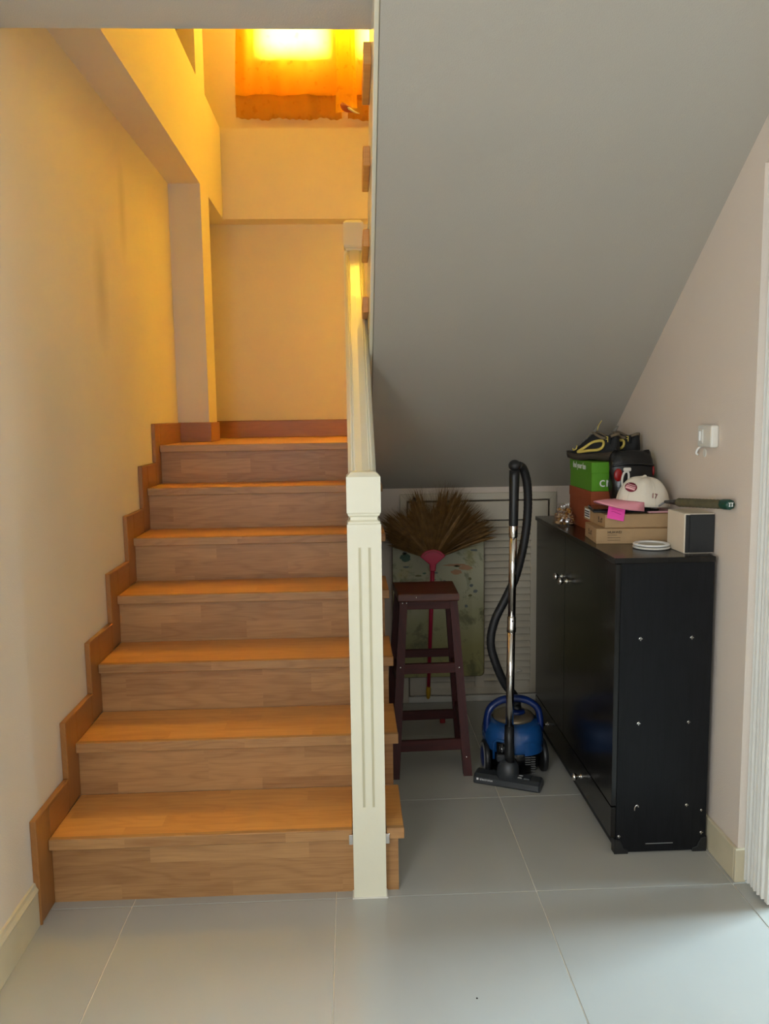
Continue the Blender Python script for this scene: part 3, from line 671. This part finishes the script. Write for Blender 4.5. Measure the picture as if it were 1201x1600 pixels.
# broad seed-head plumes that close the fan
pl = bmesh.new()
for i in range(700):
    a = rd.uniform(-67, 67); l = L(a)*rd.uniform(.55, .97); w = rd.uniform(.003, .007); dep = rd.gauss(.012, .012); ang0 = R(a); V = []
    for j in range(6):
        t = j/5; ang = ang0+R(a*.08)*t*t; s = .04+(l-.04)*t; ww = w*(.35+.9*math.sin(math.pi*min(1, t*.92+.05)))*(1 if t < 1 else .1)
        cx, cz = HX+math.sin(ang)*s, HZ-.012+math.cos(ang)*s; y = min(HY+dep*(.3+t*1.2)+.03*t*t, 3.823)
        cx = max(cx, .112)
        V.append((pl.verts.new((cx-math.cos(ang)*ww, y, cz+math.sin(ang)*ww)), pl.verts.new((cx, y-.002, cz)), pl.verts.new((cx+math.cos(ang)*ww, y, cz-math.sin(ang)*ww))))
    for p, q in zip(V[:-1], V[1:]): pl.faces.new((p[0], p[1], q[1], q[0])); pl.faces.new((p[1], p[2], q[2], q[1]))
o = M()._add(pl).build('plumes', STRAW, bh); o['kind'] = 'stuff'
M().sphere((.288, 3.70, 1.035), (.010, .008, .012), u=10, v=8).build('hanging_knob', BLACKP, bh)
# scrap of red behind the stool
tag(M().box(.388, .412, 3.57, 3.60, 0, .022, .003).build('red_clip', RED), 'small red plastic clip on the floor behind the stool', 'clip')

# ---------------------------------------------------------------- vacuum cleaner
VX, VY = .628, 3.095
vc = thing('vacuum_cleaner', 'blue and black canister vacuum cleaner parked upright beside the cabinet', 'vacuum cleaner', (VX, VY, 0))
def sup(cx, cy, z, rx, ry, n=32, e=2.6):
    P = []
    for k in range(n):
        a = 2*math.pi*k/n; c, s = math.cos(a), math.sin(a)
        P.append((cx+rx*math.copysign(abs(c)**(2/e), c), cy+ry*math.copysign(abs(s)**(2/e), s), z))
    return P
# lower body
M().loft([sup(VX, VY, .012, .088, .105), sup(VX, VY, .022, .098, .125), sup(VX, VY, .07, .104, .135), sup(VX, VY, .118, .108, .138)]).build('lower_body', BLACKG, vc)
bc = M().loft([sup(VX, VY, .098, .112, .139), sup(VX, VY, .106, .118, .143), sup(VX, VY, .14, .119, .140), sup(VX, VY, .165, .114, .133), sup(VX, VY, .182, .104, .120), sup(VX, VY, .190, .088, .100), sup(VX, VY, .192, .02, .02)]).build('blue_cover', BLUE, vc)
# glossy shield on the front right
def fr(x, z, d=0): # point on the front surface
    u = (x-VX)/.119; return (x, VY-.141*(max(0, 1-abs(u)**2.6))**(1/2.6)-d, z)
secs = []
for j in range(7):
    z = .104+j*.0085; x1 = VX+.108-.004*j-(.03*(j/6)**3)
    secs.append([fr(VX+.022+(x1-VX-.022)*i/9, z, .004) for i in range(10)])
M().loft(secs, closed=False).build('shield', BLUE, bc, label='glossy raised blue shield')
# recess with plug on the front left
M().loft([[ (VX-.085, VY-.136, .082), (VX-.040, VY-.146, .082), (VX-.040, VY-.120, .082), (VX-.085, VY-.110, .082)], [(VX-.085, VY-.134, .142), (VX-.042, VY-.144, .142), (VX-.042, VY-.12, .142), (VX-.085, VY-.11, .142)]]).build('socket_recess', BLACKG, vc)
M().tube([fr(VX-.094, .078, .008), fr(VX-.094, .138, .008), fr(VX-.085, .150, .008), fr(VX-.050, .150, .008), fr(VX-.038, .140, .008), fr(VX-.036, .100, .008)], .0055, 8).build('recess_rim', BLUE, vc)
for dx in (-.074, -.060): M().tube([fr(VX+dx, .112, .012), fr(VX+dx, .134, .012)], .0045, 8).build('plug_pin', BLACKP, vc)
M().box(VX-.088, VX-.044, VY-.152, VY-.130, .080, .104, .003).build('latch', DGREY, vc)
# vent slots
for i in range(4): M().box(VX+.026, VX+.046, VY-.1385, VY-.134, .086-.0085*i, .0875-.0085*i).build('vent_rib', SILVER, vc)
for i in range(9): M().box(VX+.049, VX+.066, VY-.136, VY-.130, .086-.0085*i, .0872-.0085*i).build('vent_rib', SILVER, vc)
# wheels
for sg in (-1, 1):
    Fm = frame((VX+sg*.104, VY-.045, .066), (0, 1, 0), (0, 0, 1))
    if (Fm.to_3x3() @ Vector((0, 0, 1))).x*sg < 0: Fm = Fm @ Matrix.Rotation(math.pi, 4, 'X')
    wh = M().lathe([(0, 0), (.060, 0), (.066, .004), (.066, .018), (.060, .022), (.056, .020)], 36, Fm).build('wheel', BLACKP, vc)
    M().lathe([(.056, .020), (.054, .024), (.046, .025), (.044, .021)], 36, Fm).build('rim', SILVER, wh)
    M().lathe([(.045, .020), (.036, .026), (.015, .030), (0, .030)], 36, Fm).build('hub', BLUE2, wh)
M().tube([(VX-.02, VY+.12, .02), (VX+.02, VY+.12, .02)], .019, 14).build('castor', BLACKP, vc)
# carrying handle arch
P = bez([(VX-.108, VY-.03, .150), (VX-.106, VY-.028, .205), (VX-.092, VY-.025, .238), (VX-.052, VY-.02, .262), (VX, VY-.02, .270), (VX+.052, VY-.02, .262), (VX+.092, VY-.025, .238), (VX+.106, VY-.028, .205), (VX+.108, VY-.03, .150)], 6)
secs = []
for i, p in enumerate(P):
    t = (P[min(i+1, len(P)-1)]-P[max(i-1, 0)]).normalized(); n = Vector((0, 1, 0)); b = t.cross(n)
    secs.append([p+n*(.019*math.cos(a*.5236))+b*(.0135*math.sin(a*.5236)) for a in range(12)])
M().loft(secs).build('carry_handle', BLUE2, vc)
# dust-bin lid
M().lathe([(0, .190), (.080, .190), (.084, .195), (.080, .203), (.062, .209), (.03, .212), (0, .213)], 36, Matrix.Translation((VX+.004, VY, 0)), sy=1.05).build('lid_ring', BRONZE, vc, label='bronze-silver lid ring')
M().lathe([(0, .210), (.040, .211), (.036, .220), (0, .222)], 28, Matrix.Translation((VX+.014, VY, 0))).build('lid_dial', BLUE2, vc)
M().tube([(VX+.018, VY+.01, .218), (VX+.022, VY+.005, .235)], [.022, .018], 16).build('hose_socket', BLACKP, vc)
for ch in vc.children:
    ch.data.transform(Matrix.Scale(1.09, 4, (0, 0, 1)) if ch.name.split('.')[0] not in ('wheel',) else Matrix.Identity(4))
# hose
hp = bez([(VX+.022, VY+.004, .255), (VX+.012, 3.12, .290), (.600, 3.10, .345), (.562, 3.09, .43), (.540, 3.09, .52), (.556, 3.09, .61), (.600, 3.09, .70), (.637, 3.08, .79), (.666, 3.07, .92), (.678, 3.06, 1.04), (.672, 3.04, 1.15), (.652, 3.02, 1.215), (.628, 3.0, 1.232)], 14)
ho = M().tube(hp, [.0165+(.0008 if i % 2 else 0) for i in range(len(hp))], 14).build('hose', HOSE, vc)
# wand: floor head swivel up to grip
w0, w1 = Vector((.585, 2.935, .17)), Vector((.611, 2.985, 1.235))
def wp(z): t = (z-w0.z)/(w1.z-w0.z); return w0.lerp(w1, t)
M().tube([wp(.215), wp(.62)], .0155, 20).build('lower_tube', CHROME, vc)
M().tube([wp(.60), wp(.615), wp(.62), wp(.655), wp(.66)], [.0175, .0178, .0165, .0165, .0145], 20).tube([wp(.655), wp(1.01)], .0145, 20).tube([wp(.96), wp(.965), wp(1.005), wp(1.01)], [.0148, .0165, .0165, .015], 20).build('upper_tube', CHROME, vc)
M().sphere(tuple(wp(.96)+Vector((0, -.0165, 0))), (.003, .002, .003), u=8, v=6).sphere(tuple(wp(.645)+Vector((0, -.0175, 0))), (.003, .002, .003), u=8, v=6).build('tube_button', BLACKP, vc)
M().tube([wp(1.005), wp(1.01), wp(1.10), wp(1.19), wp(1.215)], [.0165, .0175, .018, .0195, .020], 20).build('grip', BLACKP, vc)
M().sphere(tuple(wp(1.232)+Vector((.002, .008, 0))), (.0235, .028, .022)).build('grip_elbow', HOSE, vc)
M().tube([Vector((.588, 2.930, .085)), Vector((.586, 2.934, .13)), wp(.17), wp(.235)], [.018, .0195, .0195, .018], 20).build('tube_socket', BLACKP, vc)
# floor head
fa = Vector((.448, 2.955, 0)); fb = Vector((.684, 2.848, 0)); ux = (fb-fa).normalized(); uy = Vector((-ux.y, ux.x, 0)); HF = frame(fa, ux, uy); Lh = (fb-fa).length
hpf = [(0, .006), (.004, .0), (.085, 0), (.085, .020), (.066, .036), (.020, .036), (.003, .026)]
secs = []
for x, s in ((0, .9), (.006, 1), (Lh-.006, 1), (Lh, .9)): secs.append([(x, (y-.04)*s+.04, z*s) for y, z in hpf])
fh = M().loft(secs, mat=HF).build('floor_head', DGREY, vc)
for f in fh.data.polygons: f.use_smooth = False
# swivel shroud
secs = []
for z, sx, sy in ((.012, .036, .030), (.03, .042, .036), (.052, .043, .040), (.075, .040, .036), (.092, .030, .028), (.100, .018, .018)):
    secs.append([HF @ Vector(p) for p in sup(.126+.004*(z/.1), .040, z, sx, sy, 24, 2.3)])
M().loft(secs).build('swivel', DGREY, vc)
pd = M().box(.190, .218, .018, .060, .034, .043, .004, mat=HF, seg=2).build('pedal', DGREY, fh)
E1 = HF @ frame((.052, .0018, .020), (1, 0, 0), (0, .35, 1))
M().text('Electrolux', .0125, E1).build('lettering', WHITE, fh)
M().box(-.0345, -.0265, -.004, .004, 0, .0006, mat=HF @ frame((.048, .0018, .020), (1, 0, 0), (0, .35, 1))).build('emblem', WHITE, fh)
for yy2 in (.030, .050):
    T2 = HF @ Matrix.Translation((.177, yy2, .0364))
    M().box(-.008, .008, -.003, .0, 0, .0006, mat=T2).box(-.004, .006, .001, .004, 0, .0006, mat=T2).box(-.008, -.005, .001, .003, 0, .0006, mat=T2).build('symbol', WHITE, fh)

# ---------------------------------------------------------------- things on the cabinet top (z = CZ)
def boxthing(name, label, cat, x, y, z, w, d, h, ang, mat, lid=None, group=None):
    t = thing(name, label, cat, (x, y, z), rot=(0, 0, R(ang)), local=True, group=group)
    return t
# orange box, green box
ob = boxthing('shoe_box', 'orange-brown cardboard box under the green shoe box', 'box', .905, 2.985, CZ, 0, 0, 0, 0, ORANGEC)
M().box(0, .225, 0, .30, 0, .118, .001).build('carton', ORANGEC, ob)
M().box(-.002, .227, -.002, .302, .116, .154, .001).build('lid', ORANGEC, ob)
gb = boxthing('shoe_box', 'bright green shoe box with white lettering, under the sneakers', 'box', .905, 2.985, CZ+.1545, 0, 0, 0, 0, GREENC)
cartn = M().box(0, .226, 0, .295, 0, .085, .001).build('carton', GREENC, gb)
lidn = M().box(-.002, .228, -.002, .297, .069, .1095, .001).build('lid', GREENC, gb)
M().text('crocs', .056, frame((.028, -.0006, .034), (1, 0, 0), (0, 0, 1)), align='LEFT').build('lettering', WHITE, cartn)
M().text('find your fun', .034, frame((-.0026, .16, .089), (0, -1, 0), (0, 0, 1))).build('lettering', WHITE, lidn)
# sneakers
def shoe(label, loc, rot):
    s = thing('sneaker', label, 'shoe', loc, rot=rot, local=True, group='pair of black and yellow sneakers on the green box')
    # toe at x=0, heel at x=.275
    S = [(0.0, .012, .020, .018), (.02, .030, .030, .046), (.06, .042, .048, .058), (.10, .046, .074, .060), (.14, .044, .104, .050), (.165, .041, .108, .042), (.19, .039, .094, .040), (.22, .037, .086, .038), (.255, .032, .096, .034), (.270, .024, .100, .024), (.276, .010, .080, .014)]
    secs = []
    for x, w, h, tw in S:
        tw = min(tw, w)*.75; z0 = .020+(.014*(1-x/.05) if x < .05 else 0)
        secs.append([(x, -w, z0), (x, -w*1.02, z0+(h-z0)*.35), (x, -w*.9, z0+(h-z0)*.7), (x, -tw*.8, h), (x, 0, h+.004), (x, tw*.8, h), (x, w*.9, z0+(h-z0)*.7), (x, w*1.02, z0+(h-z0)*.35), (x, w, z0), (x, 0, z0)])
    M().loft(secs).build('upper', SHOEB, s, sub=1)
    secs = []
    for x, w, z0, z1 in ((-.004, .012, .022, .036), (.02, .036, .010, .032), (.06, .046, .002, .026), (.11, .048, .0, .026), (.15, .042, .006, .028), (.19, .040, .004, .030), (.24, .040, .0, .034), (.27, .034, .003, .038), (.282, .015, .012, .038)):
        secs.append([(x, -w*1.06, z0), (x, w*1.06, z0), (x, w*1.08, z1), (x, -w*1.08, z1)])
    M().loft(secs).build('sole', SOLE, s)
    for sg in (-1, 1):
        # yellow side frame: open loop
        lp = [(.085, .034), (.12, .050), (.165, .074), (.215, .078), (.225, .058), (.20, .044), (.15, .040), (.10, .034)]
        M().tube(bez([(x, sg*(.0455-.012*(z > .07)-.0*(x > .2))+sg*.002, z) for x, z in lp+[lp[0]]], 4), .0058, 8).build('side_frame', SHOEY, s)
        M().prism(rrect(.228, .256, .066, .100, .005, 3), 'y', sg*.0335 if sg > 0 else -.0365, sg*.0365 if sg > 0 else -.0335).build('heel_patch', SHOEB, s)
        M().text('F', .032, frame((.240, sg*.0378, .084), (-sg*-1 if sg < 0 else -1, 0, 0), (0, 0, 1))).build('emblem', SHOEY, s)
        M().tube(bez([(.045, sg*.030, .046), (.055, sg*.038, .040), (.072, sg*.040, .046), (.070, sg*.032, .058)], 4), .003, 6).build('toe_loop', SHOEY, s)
    M().tube(bez([(.145, 0, .108), (.155, .020, .109), (.185, .026, .097), (.22, .026, .089), (.262, .018, .101), (.270, 0, .104), (.262, -.018, .101), (.22, -.026, .089), (.185, -.026, .097), (.155, -.020, .109), (.145, 0, .108)], 4), .006, 8).build('collar', SHOELINE, s)
    for x, z in ((.09, .074), (.108, .086), (.126, .098)):
        M().tube(bez([(x-.004, -.030, z-.012), (x, 0, z+.004), (x+.004, .030, z-.012)], 4), .0028, 6).build('lace', SHOEG, s)
    M().tube(bez([(.145, -.01, .108), (.152, 0, .124), (.158, .008, .135)], 3), [.010, .009, .008, .007, .006, .005, .004], 8).build('tongue', SHOEG, s)
    s.scale = (.84, .84, .98)
    return s
s1 = shoe('black and yellow sneaker with its toe at the left edge of the green box', (.882, 3.225, CZ+.265), (0, 0, R(-52)))
s2 = shoe('black and yellow sneaker half hidden behind the black bag', (.970, 3.250, CZ+.265), (0, 0, R(-52)))
yl = M().tube(bez([(.160, .0, .118), (.172, -.006, .14), (.190, -.010, .158)], 4), [.002]*9, 6).build('pull_tab', SHOEY, s1, label='yellow pull tab sticking up')
# black bag
bg = thing('toiletry_bag', 'crumpled glossy black zip bag leaning behind the cap', 'bag', (1.035, 2.93, CZ+.0998))
secs = []
for z, sx, sy in ((.0998, .062, .034), (.11, .070, .040), (.14, .074, .042), (.18, .079, .042), (.235, .082, .038), (.262, .080, .030), (.284, .078, .022), (.298, .074, .014), (.306, .068, .006)):
    sec = []
    for k in range(28):
        a = 2*math.pi*k/28; c, s = math.cos(a), math.sin(a); w = 1+.045*math.sin(5*a+z*40)+.03*math.sin(9*a-z*70)
        sec.append((1.035+sx*w*math.copysign(abs(c)**.75, c), 2.930+sy*w*math.copysign(abs(s)**.75, s), CZ+z+(.006*math.sin(3*a) if z > .2 else 0)))
    secs.append(sec)
bgb = M().loft(secs).build('pouch', BAGB, bg)
M().tube(bez([(.957, 2.905, CZ+.255), (1.0, 2.891, CZ+.262), (1.06, 2.891, CZ+.262), (1.11, 2.903, CZ+.255)], 6), .004, 8).build('zip', BLACKP, bg)
M().sphere((.976, 2.895, CZ+.222), (.016, .007, .024)).build('red_patch', RED, bg)
M().sphere((1.112, 2.915, CZ+.235), (.006, .01, .02)).build('red_patch', RED, bg)
lp = [(.990, CZ+.165), (.986, CZ+.205), (.994, CZ+.232), (1.008, CZ+.232), (1.010, CZ+.205), (1.003, CZ+.165), (.990, CZ+.165)]
M().tube(bez([(x, 2.881, z) for x, z in lp], 5), .0042, 8).build('clip', WHITEP, bg, label='white plastic clip')
M().box(.990, 1.018, 2.875, 2.885, CZ+.236, CZ+.250, .003).build('clip_bar', WHITEP, bg)
# cartons
c1 = thing('carton_box', 'flat brown cardboard carton directly on the cabinet, lower of the two', 'box', (.838, 2.700, CZ), rot=(0, 0, R(-5)), local=True)
b1 = M().box(0, .285, 0, .19, 0, .052, .0012).build('carton', CARD, c1)
M().prism([(-.0012, .012), (.030, .004), (.030, .046), (.012, .044), (0, .034)], 'y', -.0022, -.0006, 0).build('flap', CARD, b1)
M().text('HUAWEI', .0125, frame((.062, -.001, .040), (1, 0, 0), (0, 0, 1))).build('lettering', INK, b1)
for i, w in enumerate((.032, .044, .044)): M().box(.038, .038+w, -.0012, -.0004, .030-.009*i, .0312-.009*i).build('printed_line', INK, b1)
def icons(parent, y, z, s=1):
    for i, (dy, kind) in enumerate(((0, 0), (-.022*s, 1), (-.040*s, 2))):
        m = M(); yc = y+dy
        if kind == 0: m.box(-.0012, -.0004, yc-.003, yc+.003, z-.002, z+.010).box(-.0012, -.0004, yc-.005, yc+.005, z-.009, z-.005)
        elif kind == 1: m.box(-.0012, -.0004, yc-.006, yc+.006, z-.008, z-.006).box(-.0012, -.0004, yc-.001, yc+.001, z-.006, z+.004)
        else: m.box(-.0012, -.0004, yc-.004, yc+.004, z+.002, z+.008).box(-.0012, -.0004, yc-.0015, yc+.0015, z-.008, z)
        m.build('printed_mark', INK, parent)
icons(b1, .120, .028)
c2b = thing('carton_box', 'flat brown cardboard carton stacked on another, with pink note and cap on it', 'box', (.872, 2.712, CZ+.0525), rot=(0, 0, R(-1)), local=True)
b2 = M().box(0, .268, 0, .268, 0, .047, .0012).build('carton', CARD, c2b)
icons(b2, .075, .022, .9)
lb = M().box(-.0012, -.0004, .190, .255, .008, .042).build('address_label', WHITE, b2, label='white printed sticker')
for r in range(3):
    for q in range(4): M().box(-.0018, -.0011, .195+.015*q, .206+.015*q, .013+.009*r, .018+.009*r).build('printed_mark', INK, lb)
# small dark foot/button in front of lower carton
tag(M().sphere((1.018, 2.672, CZ+.006), (.011, .009, .009)).build('black_bottle_cap', BLACKP), 'small round black cap behind the white dish', 'cap')
# tablet
zt1 = CZ+.100
tb1 = thing('laptop', 'thin black laptop lying on the upper carton under the cap', 'laptop', (.962, 2.83, zt1), rot=(0, 0, R(-8)), local=True)
M().box(-.105, .120, -.075, .045, 0, .007, .002).build('base', BLACKP, tb1)
M().box(-.105, .120, -.075, .045, .0075, .014, .002, mat=Matrix.Rotation(R(1.0), 4, 'X')).build('lid', BLACKG, tb1)
M().tube([(-.02, -.078, .008), (.09, -.078, .010)], .006, 8).build('hinge', BLACKP, tb1)
# papers under the cap
tag(M().box(1.03, 1.118, 2.73, 2.83, zt1+.0005, zt1+.006, .001).build('folded_paper', PALEP), 'pale pink folded paper on the upper carton at the right', 'paper')
# pink note
pn = thing('sticky_note', 'bright pink sticky note hanging over the front edge of the cartons', 'note', (.905, 2.715, zt1))
F = frame((.910, 2.7095, zt1+.013), (.98, -.0, -.22), (.22, .25, .9))
M().box(-.030, .030, -.032, .030, -.0004, .0004, mat=F).build('sheet', PINKN, pn)
rd2 = random.Random(2)
for r in range(3):
    M().tube([F @ Vector((-.018+.006*i, .014-.011*r+rd2.uniform(-.0025, .0025), .0006)) for i in range(7)], .0006, 4).build('handwriting', SCRAWL, pn)
# baseball cap
cp = thing('baseball_cap', 'off-white baseball cap with a pink brim and a maroon 17', 'hat', (1.018, 2.765, zt1+.024), rot=(0, R(3), R(12)), local=True)
cp.scale = (1.12, 1.08, 1.15)
def crown(t, a):  # t 0 rim..1 top ; a angle (pi = brim side, -x)
    ph = t*math.pi/2; fl = .014*(1-t)
    rx = .088*math.cos(ph)**.72; ry = .070*math.cos(ph)**.72; h = .088*math.sin(ph)**.95
    x = rx*math.cos(a)+(.004 if math.cos(a) < 0 else 0)*1+.004*t; y = ry*math.sin(a)
    crump = .0035*math.sin(6*a+1)*math.sin(math.pi*t)
    return Vector((x*(1+crump*8), y*(1+crump*8), h*(1-.10*math.cos(a)*1*(1-t))+ crump))
secs = []
for j in range(13):
    t = j/12*.985; secs.append([crown(t, 2*math.pi*k/36) for k in range(36)])
crn = M().loft(secs, cap=False).lathe([(0, .0905), (.014, .0885)], 18).build('crown', CAPW, cp)
sd = crn.modifiers.new('t', 'SOLIDIFY'); sd.thickness = .0018
M().sphere((.004, 0, .0895), (.006, .006, .004)).build('button', CAPW, crn)
for k in range(6):
    a = k*math.pi/3+.5; M().tube([crown(t/10*.97, a)*1.008 for t in range(11)], .0009, 5).build('seam', CAPW, crn)
bm = bmesh.new(); NA, NR = 20, 7; V = []
for i in range(NA+1):
    u = -1+2*i/NA; a = math.pi+u*1.15; row = []
    base = crown(.02, a); ext = .078*(1-abs(u)**2.6)**.6
    for j in range(NR+1):
        s = j/NR; x = base.x-ext*s; y = base.y*(1+.05*s); z = base.z-.002+.004*s-.022*(y/.07)**2*s-.010*s*s+.012
        row.append(bm.verts.new((x, y, z)))
    V.append(row)
for i in range(NA):
    for j in range(NR): f = bm.faces.new((V[i][j], V[i+1][j], V[i+1][j+1], V[i][j+1])); f.smooth = True
br = M()._add(bm).build('brim', CAPP, cp); sd = br.modifiers.new('t', 'SOLIDIFY'); sd.thickness = .003
def onc(t, a, off=.002):
    p = crown(t, a); e = .01; du = crown(t, a+e)-crown(t, a-e); dv = crown(t+e, a)-crown(t-e, a); n = du.cross(dv).normalized()
    if n.dot(p) < 0: n = -n; 
    return frame(p+n*off, du if du.cross(dv).dot(p) > 0 else -du, dv)
M().text('17', .022, onc(.24, -math.pi*.52, .003)).build('number', MAROON, crn)
Fe = onc(.42, -math.pi*.84, .002)
em = M().lathe([(0, 0), (.019, 0), (.019, .002), (0, .0022)], 24, Fe, sy=.8).build('emblem', MAROON, crn)
M().box(-.015, .015, -.008, -.002, .0022, .003, mat=Fe).box(-.015, .015, .0, .003, .0022, .003, mat=Fe).build('emblem_stripe', PALEP, em)
M().box(-.013, .013, .006, .008, .0022, .003, mat=Fe).build('emblem_stripe', PALEP, em)
# white and black box
bw = thing('gift_box', 'white sleeve box with a black front, near corner of the cabinet top', 'box', (1.05, 2.47, CZ))
M().box(1.050, 1.147, 2.474, 2.61, CZ, CZ+.128, .0015).build('sleeve', BOXW, bw)
M().box(1.0535, 1.0655, 2.4705, 2.476, CZ+.003, CZ+.124, .001).build('inner_edge', BOXB, bw)
M().box(1.0665, 1.1455, 2.469, 2.476, CZ+.003, CZ+.125, .001).build('front_panel', BOXB, bw)
# racket lying on the boxes
ra = thing('badminton_racket', 'badminton racket with an olive taped grip lying across the white box', 'racket', (1.06, 2.62, CZ+.128))
g0, g1 = Vector((1.058, 2.655, 1.122)), Vector((1.128, 2.33, 1.146)); ax = (g1-g0)
A = lambda t: g0+ax*t
M().tube([A(0), A(.12), A(.24), A(.30)], [.005, .008, .0115, .0125], 10).build('cone', BLACKP, ra)
gp = [A(.22+.68*i/26) for i in range(27)]
M().tube(gp, [.0138+.0009*((i % 2)) for i in range(27)], 8).build('grip', GRIP, ra)
M().tube([A(.88), A(.90), A(.985), A(1.0)], [.0150, .0162, .0162, .0145], 8).build('butt_cap', GREENCAP, ra)
Fb = frame(A(1.0)+ax.normalized()*.0006, Vector((1, .22, 0)), (0, 0, 1))
if (Fb.to_3x3() @ Vector((0, 0, 1))).dot(ax) < 0: Fb = Fb @ Matrix.Rotation(math.pi, 4, 'Y')
for sx in (-.005, .004):
    M().prism([(sx-.004, .007), (sx-.0015, .007), (sx, .003), (sx+.0015, .007), (sx+.004, .007), (sx+.001, 0), (sx+.003, -.006), (sx-.003, -.006), (sx-.001, 0)], 'z', 0, .0008, mat=Fb).build('emblem', WHITE, ra)
M().tube([A(0), Vector((1.052, 2.72, 1.0935)), Vector((1.045, 2.85, 1.0935))], .0035, 8).build('shaft', SILVER, ra)
# white dish rings
ds = thing('round_dish', 'white round plastic dish with a clear centre on the cabinet edge', 'dish', (.985, 2.597, CZ))
D = Matrix.Translation((.990, 2.592, CZ))
M().lathe([(.0, .001), (.054, .001), (.060, .003), (.060, .007), (.056, .0085), (.050, .0085)], 40, D).build('base', WHITEP, ds)
M().lathe([(.046, .0115), (.056, .011), (.059, .0125), (.059, .0155), (.055, .018), (.046, .0165), (.044, .013)], 40, D).build('rim', WHITE, ds)
M().lathe([(0, .0125), (.046, .0125)], 40, D).build('centre_disc', plain('dull_clear_plastic', (170, 168, 150), .2), ds)
M().lathe([(.050, .0085), (.052, .0115)], 40, D).build('gap_ring', BLACKP, ds)
# bag of dried flowers
pf = thing('snack_bag', 'clear crinkled plastic bag of dried brown flakes on the cabinet', 'bag', (.875, 3.19, CZ))
secs = []
for j in range(9):
    t = j/8; sx = (.050, .056, .056, .052, .046, .038, .030, .026, .030)[j]; sy = (.035, .045, .046, .042, .036, .028, .016, .008, .014)[j]
    secs.append([(.858+.84*sx*(1+.12*math.sin(5*a+j))*math.cos(a), 3.19+sy*(1+.12*math.sin(7*a-j))*math.sin(a), CZ+.001+.088*t) for a in [k*2*math.pi/28 for k in range(28)]])
M().loft(secs, cap=False).build('film', FILM, pf)
fk = M(); rd3 = random.Random(9); fmats = []
FLK = [plain('dried_flake_brown', (120, 74, 48), .7), plain('dried_flake_pale', (206, 170, 130), .7), plain('dried_flake_gold', (176, 124, 50), .7)]
for q in range(3):
    fk = M()
    for i in range(70):
        a = rd3.uniform(0, 6.283); rr = rd3.uniform(0, .85)**.5; z = rd3.uniform(.006, .066); s = 1-z*5.0
        fk.sphere((.858+.042*s*rr*math.cos(a)*1.1, 3.19+.042*s*rr*math.sin(a), CZ+z), (rd3.uniform(.003, .008), rd3.uniform(.002, .006), rd3.uniform(.002, .006)), u=6, v=4)
    o = fk.build('dried_flakes', FLK[q], pf); o['kind'] = 'stuff'
# specks / chips on the floor
tag(M().lathe([(0, 0), (.0025, 0), (.002, .0012), (0, .0015)], 8, Matrix.Translation((-.018+.30, 1.80, 0))).build('grit_speck', INK), 'tiny dark speck on the floor tile in front of the post', 'speck')
